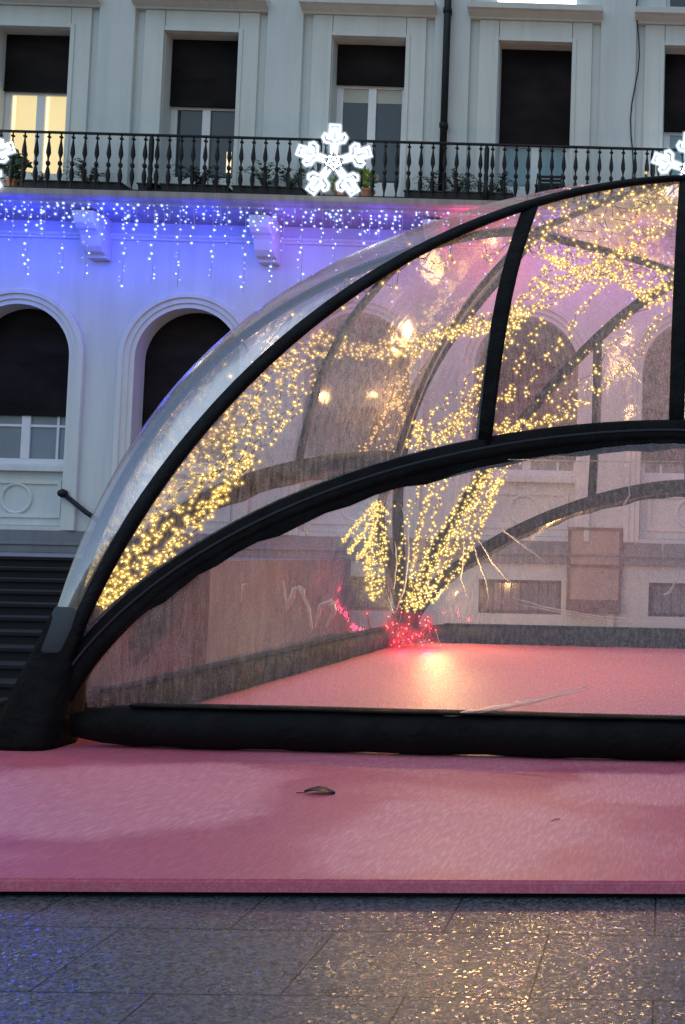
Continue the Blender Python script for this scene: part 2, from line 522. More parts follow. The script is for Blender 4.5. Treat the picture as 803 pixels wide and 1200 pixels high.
# ------------------------------------------------------------------ the building
B = thing('grand_building', 'pale stuccoed building with arched ground floor and long iron balcony behind the dome', 'building', (0, 21.5, 0))
B.rotation_euler = (0, 0, R(1.0))
CX = [-10.31 + 3.5 * k for k in range(-3, 6)]
RA, SPR, ABOT = 1.08, 5.45, 1.95
ZT = 16.5
UW, UT, UB = .765, 12.38, 8.60
mb = MB()
def wq(x0, x1, z0, z1, y=0.): mb.add([(x0, y, z0), (x1, y, z0), (x1, y, z1), (x0, y, z1)], [(0, 1, 2, 3)])
def reveal_rect(x0, x1, z0, z1, d, bottom=True):
    mb.add([(x0, 0, z0), (x0, d, z0), (x0, d, z1), (x0, 0, z1)], [(0, 1, 2, 3)])
    mb.add([(x1, 0, z0), (x1, d, z0), (x1, d, z1), (x1, 0, z1)], [(3, 2, 1, 0)])
    mb.add([(x0, 0, z1), (x0, d, z1), (x1, d, z1), (x1, 0, z1)], [(0, 1, 2, 3)])
    if bottom: mb.add([(x0, 0, z0), (x0, d, z0), (x1, d, z0), (x1, 0, z0)], [(3, 2, 1, 0)])
for xc in CX:
    l, r_ = xc - 1.75, xc + 1.75
    wq(l, r_, -.1, .35)
    wq(l, xc - .85, .35, 1.05); wq(xc + .85, r_, .35, 1.05); reveal_rect(xc - .85, xc + .85, .35, 1.05, .25)
    wq(l, r_, 1.05, ABOT)
    wq(l, xc - RA, ABOT, SPR); wq(xc + RA, r_, ABOT, SPR)
    arc = [(xc - RA * math.cos(math.pi * i / 28), SPR + RA * math.sin(math.pi * i / 28)) for i in range(29)]
    for i in range(28):
        (xa, za), (xb, zb) = arc[i], arc[i + 1]
        ta = l + 3.5 * i / 28; tb = l + 3.5 * (i + 1) / 28
        mb.add([(xa, 0, za), (xb, 0, zb), (tb, 0, UB), (ta, 0, UB)], [(0, 1, 2, 3)])
        mb.add([(xa, 0, za), (xb, 0, zb), (xb, .55, zb), (xa, .55, za)], [(3, 2, 1, 0)])
    mb.add([(l, 0, SPR), (xc - RA, 0, SPR), (l, 0, UB)], [(0, 1, 2)])
    mb.add([(r_, 0, SPR), (xc + RA, 0, SPR), (r_, 0, UB)], [(2, 1, 0)])
    for sx in (-1, 1):
        x_ = xc + sx * RA
        mb.add([(x_, 0, ABOT), (x_, .55, ABOT), (x_, .55, SPR), (x_, 0, SPR)], [(0, 1, 2, 3)])
    mb.add([(xc - RA, 0, ABOT), (xc - RA, .55, ABOT), (xc + RA, .55, ABOT), (xc + RA, 0, ABOT)], [(0, 1, 2, 3)])
    wq(l, xc - UW, UB, UT); wq(xc + UW, r_, UB, UT); reveal_rect(xc - UW, xc + UW, UB, UT, .48)
    wq(l, r_, UT, 13.28)
    wq(l, xc - UW, 13.28, 15.4); wq(xc + UW, r_, 13.28, 15.4); reveal_rect(xc - UW, xc + UW, 13.28, 15.4, .32)
    wq(l, r_, 15.4, ZT)
XL, XR = CX[0] - 1.75, CX[-1] + 1.75
mb.add([(XL, 0, -.1), (XL, 8, -.1), (XL, 8, ZT), (XL, 0, ZT)], [(3, 2, 1, 0)])
mb.add([(XR, 0, -.1), (XR, 8, -.1), (XR, 8, ZT), (XR, 0, ZT)], [(0, 1, 2, 3)])
mb.add([(XL, 0, ZT), (XR, 0, ZT), (XR, 8, ZT), (XL, 8, ZT)], [(0, 1, 2, 3)])
mb.box(XL + .01, XR - .01, .6, 7.9, -.1, ZT - .01)
wall = mb.build('facade_wall', M['wall'], B, fixn=False)

# plinth and string course
mb = MB(); mb.box(XL, XR, -.07, -.001, 1.40, 1.56); mb.box(XL, XR, -.10, -.001, 1.561, 1.62)
mb.build('string_course', M['plinth'], B, bevel=.012)
mb = MB()
mb.box(XL, XR, -.04, -.002, 1.621, 1.86)
mb.build('plinth', M['plinth'], B)
mb = MB(); mb.extrude_x([(-.002, 7.93), (-.05, 7.93), (-.05, 7.97), (-.09, 8.0), (-.09, 8.05), (-.002, 8.07)], XL, XR)
mb.build('wall_moulding', M['trim'], B)
mb = MB(); mb.extrude_x([(-.002, ZT - .6), (-.15, ZT - .5), (-.5, ZT - .2), (-.5, ZT + .05), (-.002, ZT + .05)], XL, XR)
mb.build('roof_cornice', M['trim'], B)

# pilasters between the windows
for k in range(len(CX) + 1):
    x = CX[0] - 1.75 + 3.5 * k
    mb = MB(); mb.box(x - .375, x + .375, -.11, -.002, 8.68, ZT - .62)
    mb.build('pilaster', M['wall'], B, bevel=.012)

# upper windows
BL = {-2: 10.6, -1: 11.2, 0: 10.98, 1: 11.55, 2: 10.37, 3: 10.73, 4: 11.0, 5: 10.5, -3: 11.}
GL = {-1: 'lit', 0: 'glass', 1: 'glass', 2: 'teal', 3: 'teal'}
for i, xc in enumerate(CX):
    k = i - 3
    # flat surround with an inner bead, hood on top
    mb = MB()
    for sx in (-1, 1):
        a, b = xc + sx * UW, xc + sx * 1.19
        mb.box(min(a, b) + (.012 if sx > 0 else 0), max(a, b) - (.012 if sx < 0 else 0), -.06, -.002, 8.68, 12.84)
    mb.box(xc - UW, xc + UW, -.058, -.002, UT + .012, 12.84)
    sr = mb.build('window_surround', M['trim'], B, bevel=.008)
    mb = MB()
    mb.box(xc - UW - .10, xc - UW - .012, -.085, -.061, 8.68, UT + .1)
    mb.box(xc + UW + .012, xc + UW + .10, -.085, -.061, 8.68, UT + .1)
    mb.box(xc - UW - .01, xc + UW + .01, -.085, -.0605, UT + .014, UT + .1)
    mb.build('bead', M['trim'], sr, bevel=.01)
    mb = MB()
    mb.extrude_x([(-.003, 12.845), (-.10, 12.845), (-.12, 12.88), (-.24, 12.93), (-.26, 12.96), (-.34, 12.965), (-.36, 13.07), (-.003, 13.10)], xc - 1.41, xc + 1.41)
    mb.build('hood', M['trim'], sr)
    # balcony door: white frame, two leaves, roller blind
    fy0, fy1 = .34, .41
    mb = MB()
    mb.box(xc - UW + .003, xc - UW + .08, fy0, fy1, 8.66, UT - .003); mb.box(xc + UW - .08, xc + UW - .003, fy0, fy1, 8.66, UT - .003)
    top = BL[k] + .06
    mb.box(xc - UW + .08, xc + UW - .08, fy0, fy1, top - .16, top)
    mb.box(xc - .085, xc + .085, fy0 - .012, fy1, 8.66, top - .16)
    for sx in (-1, 1):
        a, b = sorted((xc + sx * .085, xc + sx * (UW - .08)))
        mb.box(a, b, fy0 + .008, fy1, 8.66, 9.42)
        mb.box(a if sx < 0 else b - .06, a + .06 if sx < 0 else b, fy0 + .008, fy1, 9.42, top - .16)
    fr = mb.build('balcony_door', M['white'], B, bevel=.006)
    for sx in (-1, 1):
        a, b = sorted((xc + sx * .085, xc + sx * (UW - .14)))
        mb = MB(); mb.box(a, b, fy0 + .035, fy0 + .045, 9.42, top - .16)
        mb.build('pane', M[GL.get(k, 'glass')], fr)
        mb = MB(); mb.box(a + .06, b - .06, fy0 - .008, fy0 + .007, 8.78, 9.30)
        mb.build('door_panel', M['white'], fr, bevel=.006)
        if k == 1:
            mb = MB(); mb.box(a + .002, b - .002, fy0 + .028, fy0 + .034, top - .46, top - .165)
            mb.build('curtain', M['curtain'], fr)
    mb = MB()
    rows = [(z, .15 + .012 * math.sin(z * 40)) for z in (BL[k], UT - .004)]
    mb.box(xc - UW + .012, xc + UW - .012, .27, .30, BL[k], UT - .004)
    mb.box(xc - UW + .012, xc + UW - .012, .26, .31, BL[k] - .05, BL[k] - .002)
    tag(mb.build('roller_blind', M['blind'], fr), label='brown roller blind')
    if k == 0:
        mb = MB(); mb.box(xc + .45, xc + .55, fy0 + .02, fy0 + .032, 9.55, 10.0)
        mb.build('reflected_lamp', M['lamp_warm'], fr)  # glowing box stands in for a light reflected in the pane
    if k == -1:
        for a in (xc - .60, xc + .10):
            mb = MB(); mb.box(a, a + .05, fy0 + .02, fy0 + .033, 9.44, 11.08)
            mb.build('lamp_tube', M['lamp_warm'], fr)
    # floor above
    mb = MB()
    mb.box(xc - UW + .003, xc + UW - .003, .2, .27, 13.285, 13.36); mb.box(xc - UW + .003, xc - UW + .08, .2, .27, 13.36, 15.39)
    mb.box(xc + UW - .08, xc + UW - .003, .2, .27, 13.36, 15.39); mb.box(xc - .05, xc + .05, .2, .27, 13.36, 15.39); mb.box(xc - UW + .08, xc + UW - .08, .2, .27, 15.3, 15.39)
    f2 = mb.build('upper_window', M['white'], B)
    for sx in (-1, 1):
        a, b = sorted((xc + sx * .05, xc + sx * (UW - .08)))
        mb = MB(); mb.box(a, b, .23, .24, 13.36, 15.3); mb.build('pane', M['glass'], f2)
    if k == 2:
        mb = MB(); mb.box(xc - .8, xc + .85, -.30, -.16, 13.12, 13.24)
        tag(mb.build('strip_lamp', M['lamp_white'], B, bevel=.02), label='bright white strip lamp above a window hood')

# arched ground floor openings
def ring_sweep(xc, prof, zb, n=28):
    path = [(-1, 0, zb)] + [(-math.cos(math.pi * i / n), math.sin(math.pi * i / n), None) for i in range(n + 1)] + [(1, 0, zb)]
    rows = []
    for cx_, sz, z in path:
        rows.append([(xc + cx_ * r_, y, (SPR + sz * r_) if z is None else z) for r_, y in prof])
    return rows
for i, xc in enumerate(CX):
    k = i - 3
    mb = MB()
    mb.grid(ring_sweep(xc, [(1.082, -.001), (1.082, -.03), (1.17, -.03), (1.185, -.06), (1.28, -.06), (1.295, -.095), (1.39, -.095), (1.40, -.085), (1.40, -.001)], 1.87))
    am = mb.build('arch_moulding', M['trim'], B)
    zb = 4.26 if k in (-1, -2) else 3.56
    pts = [(xc + 1.075, zb)] + [(xc + 1.075 * math.cos(math.pi * j / 24), SPR + 1.075 * math.sin(math.pi * j / 24)) for j in range(25)] + [(xc - 1.075, zb)]
    mb = MB(); mb.extrude_y(pts, .40, .43)
    # window under the blind
    w = MB()
    w.box(xc - 1.07, xc - .99, .44, .52, 3.22, 5.2); w.box(xc + .99, xc + 1.07, .44, .52, 3.22, 5.2); w.box(xc - .99, xc + .99, .44, .52, 3.22, 3.36)
    w.box(xc - .09, xc + .09, .43, .52, 3.36, 5.2)
    for sx in (-1, 1):
        a, b = sorted((xc + sx * .09, xc + sx * .99))
        mid = (a + b) / 2 + sx * .12
        w.box(mid - .025, mid + .025, .445, .5, 3.36, 5.2)
        w.box(a, b, .446, .5, 4.03, 4.08)
    win = w.build('arched_window', M['white'], B)
    mb.build('roller_blind', M['blind'], win)
    mb = MB(); mb.box(xc - 1.0, xc + 1.0, .475, .485, 3.3, 5.2); mb.build('pane', M['oldglass'], win)
    mb = MB()
    mb.box(xc - 1.073, xc + 1.073, .12, .54, 3.08, 3.2)
    mb.box(xc - 1.073, xc + 1.073, .18, .54, 3.201, 3.24)
    mb.build('sill', M['trim'], win, bevel=.012)
    mb = MB(); mb.box(xc - 1.073, xc + 1.073, .25, .54, 1.96, 3.078)
    bp_ = mb.build('parapet_panel', M['wall'], B)
    mb = MB()
    for (x0, x1, z0, z1) in ((-.92, .92, 2.82, 2.9), (-.92, .92, 2.12, 2.2), (-.92, -.84, 2.2, 2.82), (.84, .92, 2.2, 2.82)):
        mb.box(xc + x0, xc + x1, .215, .249, z0, z1)
    mb.tube([(xc + .3 * math.cos(2 * math.pi * j / 32), .245, 2.51 + .3 * math.sin(2 * math.pi * j / 32)) for j in range(32)], .035, 6, True)
    mb.build('relief_frame', M['trim'], bp_, bevel=0)
    # basement window with bars
    mb = MB()
    mb.box(xc - .85, xc - .78, .15, .22, .352, 1.048); mb.box(xc + .78, xc + .85, .15, .22, .352, 1.048); mb.box(xc - .78, xc + .78, .15, .22, .352, .42); mb.box(xc - .78, xc + .78, .15, .22, .98, 1.048)
    bw = mb.build('basement_window', M['iron'], B)
    mb = MB(); mb.box(xc - .78, xc + .78, .19, .2, .42, .98); mb.build('pane', M['oldglass'], bw)
    mb = MB()
    for j in range(9): mb.tube([(xc - .76 + j * .19, .06, .36), (xc - .76 + j * .19, .06, 1.04)], .012, 6)
    mb.build('grille', M['iron'], bw)

# balcony (slab front 0.9 m out): slab, brackets, railing
mb = MB()
mb.extrude_x([(-.002, 8.30), (-.70, 8.36), (-.72, 8.40), (-.84, 8.41), (-.86, 8.47), (-.92, 8.49), (-.95, 8.55), (-.95, 8.655), (-.002, 8.67)], XL, XR)
BAL = mb.build('balcony', M['ledge'], B)
for k in range(len(CX) + 1):
    x = CX[0] - 1.87 + 3.5 * k
    prof = [(-.003, 8.355), (-.76, 8.30), (-.76, 8.2), (-.73, 8.06), (-.64, 7.97), (-.55, 7.95), (-.49, 7.88), (-.42, 7.68), (-.33, 7.58), (-.22, 7.54), (-.2, 7.48), (-.003, 7.47)]
    mb = MB(); mb.extrude_x(prof, x - .2, x + .2)
    b = mb.build('bracket', M['trim'], BAL, bevel=.012)
ry = -.80
prof = [(.018, 0), (.018, .05), (.010, .06), (.013, .12), (.034, .26), (.036, .33), (.024, .42), (.012, .47), (.03, .50), (.034, .53), (.03, .56), (.012, .59), (.013, .64), (.036, .74), (.03, .84), (.014, .98), (.011, 1.04), (.03, 1.06), (.03, 1.08), (.012, 1.10), (.012, 1.15)]
prof = [(q * 1.3, z) for q, z in prof]
mb = MB(); mb.lathe(prof, 8)
b0 = mb.build('baluster', M['iron'], BAL, smooth=True)
mbp = MB(); mbp.lathe([(.05, 0), (.05, .3), (.035, .34), (.05, .5), (.035, .6), (.05, .7), (.05, 1.1), (.03, 1.15)], 10)
xs = []
x = -18.2
while x < 5.2:
    xs.append(x); x += .2405
for j, x in enumerate(xs):
    o = b0 if j == 0 else b0.copy()
    if j: C.objects.link(o); o.parent = BAL
    o.location = (x, ry, 8.69); o.rotation_euler = (0, 0, j * .7)
for k in range(8):
    o = mbp.build('newel_post', M['iron'], BAL, smooth=True) if k == 0 else o0.copy()
    if k == 0: o0 = o
    else: C.objects.link(o); o.parent = BAL
    o.location = (-18.2 + .2405 * 2.5 + k * 3.367, ry, 8.67)
mb = MB(); mb.box(XL, XR, ry - .035, ry + .035, 9.835, 9.875); mb.build('handrail', M['iron'], BAL, bevel=.01)
mb = MB(); mb.box(XL, XR, ry - .02, ry + .02, 8.70, 8.725); mb.build('bottom_rail', M['iron'], BAL)

# down pipe and loose cable on the facade
mb = MB(); mb.tube([(-5.14, -.26, 8.68), (-5.14, -.26, ZT - .6)], .075, 12)
pipe = mb.build('drainpipe', M['iron'], B, smooth=True)
for z in (10.45, 12.9, 15.):
    mb = MB(); mb.tube([(-5.14, -.26, z - .04), (-5.14, -.26, z + .04)], .095, 12); mb.box(-5.2, -5.08, -.19, -.113, z - .03, z + .03)
    mb.build('pipe_clamp', M['iron'], pipe)
mb = MB(); mb.tube([(-1.26 + .06 * math.sin(j * .9) + .01 * j, -.13, 9.0 + j * .35) for j in range(21)], .014, 6)
mb.build('loose_cable', M['iron'], B)

def yb(x, out): return 21.5 + x * math.tan(R(1.0)) - out
# framed notice panel, wall box, handrail
nb = thing('notice_board', 'brown framed panel on the facade wall, seen through the dome', 'notice board', (-1.78, yb(-1.78, .05), 1.40))
mb = MB(); mb.box(-.5, .5, -.03, .03, -.72, .70); mb.build('panel', M['paper'], nb)
mb = MB()
for q in ((-.56, -.5, -.74, .76), (.5, .56, -.74, .76), (-.5, .5, .70, .76), (-.5, .5, -.06, .0)): mb.box(q[0], q[1], -.05, .04, q[2], q[3])
mb.build('frame', M['frame_brown'], nb)
mb = MB(); mb.box(-.56, .56, -.14, .04, -.98, -.745); mb.build('ledge', M['frame_brown'], nb, bevel=.01)
wb = MB(); wb.box(-.07, .07, -.05, .05, -.22, .22)
o = wb.build('wall_box', M['box'], None, bevel=.01); o.location = (-1.43, yb(-1.43, .06), .18)
tag(o, 'small pale upright box low against the wall under the framed panel', 'box')
hr = thing('handrail', 'black handrail sloping down the wall between the two left arches', 'handrail', (-12.65, yb(-12.65, .13), 2.62))
mb = MB(); mb.tube([(0, 0, 0), (.5, -.02, -.37), (2.2, -.05, -1.45)], .05, 10); mb.build('rail', M['iron'], hr, smooth=True)
mb = MB(); mb.lathe([(.02, -.09), (.085, -.05), (.1, 0), (.085, .05), (.02, .09)], 12); mb.build('end_knob', M['iron'], hr, smooth=True)
mb = MB(); mb.tube([(0, 0, 0), (0, .12, 0)], .03, 8); mb.tube([(1.6, -.04, -1.07), (1.6, .10, -1.07)], .03, 8); mb.build('wall_bracket', M['iron'], hr)


# ------------------------------------------------------------------ balcony plants
def frond(mb, base, ang, ln, lift, w):
    n = 7; pr = None
    side = Vector((-math.sin(ang), math.cos(ang), 0))
    pts = []
    for i in range(n + 1):
        t = i / n
        p = Vector(base) + Vector((math.cos(ang), math.sin(ang), 0)) * ln * t * .8 + Vector((0, 0, lift * (t - .75 * t * t) * 1.6))
        pts.append(p)
    for i in range(n):
        t = i / n; ww = w * math.sin(math.pi * min(1, .15 + t * .85)) + .003
        d = (pts[i + 1] - pts[i])
        for s in (-1, 1):
            a = pts[i]; b = pts[i] + d * .55
            tip = a + d * 1.1 + side * s * ww * 2.0 - Vector((0, 0, ww * .5))
            mb.add([a, b, tip], [(0, 1, 2)])
        mb.add([pts[i] - side * .005, pts[i] + side * .005, pts[i + 1] + side * .005, pts[i + 1] - side * .005], [(0, 1, 2, 3)])
def fern(mb, x, y, z, r_, n):
    r_ *= 1.75
    for _ in range(n):
        frond(mb, (x + rnd.uniform(-.05, .05), y + rnd.uniform(-.04, .04), z), rnd.uniform(0, 6.28), r_ * rnd.uniform(.6, 1.1), r_ * rnd.uniform(.4, 1.1), .03)
def trough(x0, x1, label, plants):
    t = thing('planter', label, 'planter', ((x0 + x1) / 2, yb((x0 + x1) / 2, .55), 8.672), 'planters along the balcony')
    t.rotation_euler = (0, 0, R(1))
    h = (x1 - x0) / 2
    mb = MB()
    prof = [(-.13, 0), (.13, 0), (.16, .2), (-.16, .2)]
    mb.extrude_x(prof, -h, h); mb.extrude_x([(-.175, .2005), (.175, .2005), (.175, .235), (-.175, .235)], -h - .02, h + .02)
    mb.build('trough', M['trough'], t, bevel=.01)
    mb = MB(); mb.box(-h + .03, h - .03, -.13, .13, .2355, .245); mb.build('soil', M['soil'], t)
    for px, r_, n in plants:
        mb = MB(); fern(mb, px, 0, .24, r_, n); mb.build('fern', M['leaf'], t, fixn=False)
trough(-13.5, -11.48, 'long black trough with a dark fern, leftmost on the balcony', [(.25, .42, 26), (-.7, .2, 10)])
trough(-11.14, -10.76, 'very short empty black trough between two longer ones on the balcony', [])
trough(-10.68, -9.38, 'black trough with one fern below the blinded window with dark glass', [(.05, .42, 26), (.4, .2, 8)])
trough(-9.24, -7.86, 'black trough with pale fern fronds just left of the big snowflake', [(-.1, .5, 24), (.42, .45, 22)])
trough(-5.78, -3.60, 'long black trough with three ferns beside the drainpipe', [(-.55, .36, 16), (-.05, .42, 24), (.85, .38, 20), (.55, .28, 12)])
def pot(x, label, mat, r_, n):
    t = thing('potted_plant', label, 'potted plant', (x, yb(x, .58), 8.672), 'clay pots on the balcony')
    mb = MB(); mb.lathe([(.10, 0), (.14, .2), (.155, .2), (.155, .25), (.12, .25), (.11, .21)], 16); mb.build('pot', M['terracotta'], t, smooth=False)
    mb = MB()
    for _ in range(n):
        a = rnd.uniform(0, 6.28); q = rnd.uniform(.02, r_ * .6); z = .22 + rnd.uniform(0, r_ * 1.3)
        c = Vector((q * math.cos(a), q * math.sin(a), z)); u = Vector((rnd.uniform(-1, 1), rnd.uniform(-1, 1), rnd.uniform(-.3, 1))).normalized()
        v = u.orthogonal(); l = .09
        mb.add([c, c + u * l + v * l * .4, c + u * l * 2, c + u * l - v * l * .4], [(0, 1, 2, 3)])
        mb.add([(0, 0, .22), (.006, 0, .22), c], [(0, 1, 2)])
    mb.build('foliage', mat, t, fixn=False)
pot(-7.11, 'clay pot with yellow green plant behind the middle of the big snowflake', M['leaf_bright'], .2, 60)
pot(-6.56, 'clay pot with taller yellow green plant at the right foot of the big snowflake', M['leaf_bright'], .3, 60)
pot(-13.72, 'clay pot with bushy green plant beside the left edge snowflake', M['leaf'], .45, 160)

ch = thing('folding_chair', 'small dark folded chair on the balcony right of the long trough', 'chair', (-2.9, yb(-2.9, .5), 8.672))
mb = MB(); mb.box(-.25, .25, -.2, .2, .40, .43); mb.build('seat', M['iron'], ch)
mb = MB()
for z in (.55, .63, .71): mb.box(-.24, .24, .19, .21, z, z + .05)
mb.build('backrest', M['iron'], ch)
for sx in (-1, 1):
    mb = MB(); mb.tube([(sx * .25, -.2, 0), (sx * .25, .2, .8)], .014, 6); mb.build('leg', M['iron'], ch)
    mb = MB(); mb.tube([(sx * .22, .2, 0), (sx * .22, -.15, .42)], .014, 6); mb.build('leg', M['iron'], ch)

# ------------------------------------------------------------------ rope light snowflakes on the railing
def snowflake(cx_, cz, r_, label):
    t = thing('snowflake_light', label, 'snowflake light', (cx_, yb(cx_, 1.0), cz), 'snowflakes on the balcony railing')
    arm = [(.055, .17), (.055, .36), (.10, .40), (.20, .42), (.25, .52), (.20, .60), (.10, .57), (.10, .78)]
    arm2 = [(.0, .22), (.0, .45), (.06, .48), (.15, .50), (.16, .55), (.05, .51), (.04, .70), (0, .71)]
    for k in range(5):
        a = 2 * math.pi * k / 5
        mb = MB(); sl = MB()
        for outl in (arm, arm2):
            full = [(w_, q) for w_, q in outl] + [(-w_, q) for w_, q in reversed(outl)]
            pts = [((w_ * math.cos(a) + q * math.sin(a)) * r_ / .78, rnd.uniform(-.012, .012), (-w_ * math.sin(a) + q * math.cos(a)) * r_ / .78) for w_, q in full]
            mb.tube(pts, .019, 6)
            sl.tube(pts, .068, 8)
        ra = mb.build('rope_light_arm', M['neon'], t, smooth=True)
        sl.build('sleeve', M['sleeve'], ra, smooth=True)  # wide glowing shell: the rope light's bloom put into the sleeve
    mb = MB()
    for rr, ph in ((.16, 0), (.09, .6)):
        mb.tube([(rr * r_ / .78 * (1 if j % 2 else .6) * math.sin(ph + math.pi * j / 5), 0, rr * r_ / .78 * (1 if j % 2 else .6) * math.cos(ph + math.pi * j / 5)) for j in range(10)], .02, 6, True)
    mb.build('rope_light_centre', M['neon'], t, smooth=True)
    mb = MB()
    for k in range(5):
        a = 2 * math.pi * k / 5
        mb.tube([(0, .03, 0), (.7 * r_ / .78 * math.sin(a), .03, .7 * r_ / .78 * math.cos(a))], .008, 5)
    mb.tube([(-.03, .03, 0), (-.03, .17, 0)], .012, 5)
    mb.build('wire_frame', M['bluewire'], t)
    ld = bpy.data.lights.new('snowflake_glow', 'POINT'); ld.energy = 5; ld.color = (.85, .92, 1); ld.shadow_soft_size = .05
    lo = bpy.data.objects.new('snowflake_glow', ld); C.objects.link(lo); lo.parent = t; lo.location = (0, -.35, 0)
snowflake(-7.12, 9.33, .76, 'white glowing rope light snowflake, whole, beside the two yellow green pots')
snowflake(-14.18, 9.22, .76, 'white glowing snowflake cut off by the left edge beside the lit window')
snowflake(-.02, 9.38, .74, 'white glowing snowflake at the right edge above the dome crown')

# ------------------------------------------------------------------ icicle lights under the balcony edge
ICE = [bulb_mesh(r_, M[m_], M['icehalo'], 2.6) for r_, m_ in ((.012, 'ice1'), (.016, 'ice0'), (.021, 'ice0'), (.009, 'ice1'))]
def icicles(x0, x1, label, glow):
    t = thing('icicle_lights', label, 'icicle lights', ((x0 + x1) / 2, yb((x0 + x1) / 2, 1.0), 8.38), 'icicle light lengths under the balcony')
    t.rotation_euler = (0, 0, R(1))
    h = (x1 - x0) / 2
    mb = MB(); mb.tube([(-h, 0, 0), (-h / 2, 0, -.03), (0, 0, -.01), (h / 2, 0, -.03), (h, 0, 0)], .008, 5); mb.build('cable', M['bluewire'], t)
    n = 11; nb = 0
    for i in range(n):
        x = -h + (i + .5) * 2 * h / n + rnd.uniform(-.05, .05)
        ln = (.3, 1.7, .45, .85, .3, 1.55, .55, .3, 1.75, .5, .9)[i] * rnd.uniform(.85, 1.15)
        mb = MB(); mb.tube([(x, 0, 0), (x + .03, .01, -ln * .5), (x + .02, 0, -ln)], .006, 4); s_ = mb.build('strand', M['bluewire'], t)
        z = -.03
        while z > -ln and nb < 100:
            o = bpy.data.objects.new('bulb', rnd.choice(ICE)); C.objects.link(o); o.parent = s_
            o.location = (x + .02 + rnd.uniform(-.07, .07), rnd.uniform(-.04, .02), z); nb += 1
            z -= rnd.uniform(.05, .11) if -z < .45 else rnd.uniform(.07, .18)
    for j, (dx, col, en) in enumerate(glow):
        ld = bpy.data.lights.new('ledge_glow', 'POINT'); ld.energy = en; ld.color = col; ld.shadow_soft_size = .06
        lo = bpy.data.objects.new('ledge_glow', ld); C.objects.link(lo); lo.parent = t; lo.location = (dx * 1.9, .06, -.45 if j % 2 else -.75)
BLU = (.02, .045, 1.0); VIO = (.15, .07, 1.0); PNK = (1.0, .10, .30); MAU = (.75, .25, .65)  # pink and mauve: wash light on the ledge, fixture unseen, not icicle bulbs
EB = 23.
icicles(-16.9, -15.15, 'icicle lights outside the left edge of the picture', [(-.4, BLU, EB), (.4, BLU, EB)])
icicles(-15.1, -13.35, 'blue icicle lights at the left edge above the left arch', [(-.4, BLU, EB), (.4, BLU, EB)])
icicles(-13.3, -11.55, 'blue icicle lights from the left edge to the left scroll bracket', [(-.4, BLU, EB), (.4, BLU, EB)])
icicles(-11.5, -9.75, 'blue icicle lights just right of the left scroll bracket, above the second arch', [(-.4, BLU, EB), (.4, BLU, EB * .9)])
icicles(-9.7, -7.95, 'blue icicle lights around the second scroll bracket, left of the big snowflake', [(-.4, BLU, EB * .8), (.4, VIO, EB * .7)])
icicles(-7.9, -6.15, 'violet lit icicle lights straight below the big snowflake', [(-.4, VIO, EB * .65), (.4, VIO, EB * .6)])
icicles(-6.1, -4.35, 'icicle lights on the pink lit ledge meeting the dome roof', [(-.4, VIO, EB * .5), (.4, PNK, EB * 1.0)])
icicles(-4.3, -2.55, 'icicle lights seen through the dome left of the leaning post', [(-.3, PNK, EB * 1.2), (.4, VIO, EB * .9)])
icicles(-2.5, -.75, 'icicle lights seen through the dome under its crown', [(-.3, MAU, EB * 1.2), (.4, PNK, EB * .9)])
icicles(-.7, 1.05, 'icicle lights seen through the dome by the right edge post', [(-.3, VIO, EB * .9), (.4, MAU, EB * 1.2)])

# ------------------------------------------------------------------ the dome
A_, HU, NU, KU, MU, HL, NL, KL, ML = 4.9948, 5.764, 1.4696, 2.9253, 3.7311, 2.7721, 1.681, 1.2648, 6.5438
D = thing('clear_dome_tent', 'big clear vinyl dome tent with black frame bands standing on pink carpet', 'dome tent', (.011, 13.279, 0))
D.rotation_euler = (0, 0, -.0227)
def arch_at(s, up):
    H, n, K, m = (HU, NU, KU, MU) if up else (HL, NL, KL, ML)
    c = min(1, abs(s) / A_) ** (n / 2)
    sn = math.sqrt(max(0, 1 - c * c))
    h = H * sn ** (2 / n)
    return s, -A_ + K * (h / H) ** m, h
def side(k, p):
    x, y, z = p
    c, s = ((1, 0), (0, -1), (-1, 0), (0, 1))[k]     # front, left, back, right
    return Vector((x * c - y * s, x * s + y * c, z))
def sgrid(n, lim=.985):
    # denser near the feet
    return [A_ * lim * math.sin(math.pi / 2 * (-1 + 2 * i / n)) for i in range(n + 1)]
def ribbon(mb, pts, nors, hw, th):
    rows = []
    m = len(pts)
    for i in range(m):
        a = pts[max(0, i - 1)]; b = pts[min(m - 1, i + 1)]
        t = (b - a).normalized(); n = nors[i]; n = (n - t * n.dot(t)).normalized(); w = t.cross(n)
        q = hw[i] if hasattr(hw, '__len__') else hw
        rows.append([pts[i] + w * q * u + n * th * v for u, v in ((-1, 0), (-.9, .7), (-.6, 1), (.6, 1), (.9, .7), (1, 0), (.9, -.7), (.6, -1), (-.6, -1), (-.9, -.7))])
    k = len(rows[0])
    vs = [p for r_ in rows for p in r_]
    fs = [(i * k + j, i * k + (j + 1) % k, (i + 1) * k + (j + 1) % k, (i + 1) * k + j) for i in range(m - 1) for j in range(k)]
    fs += [tuple(range(k - 1, -1, -1)), tuple((m - 1) * k + j for j in range(k))]
    mb.add(vs, fs)
CEN = Vector((0, 0, .9))
SIDES = ('near', 'left', 'far', 'right')
ss = sgrid(72)
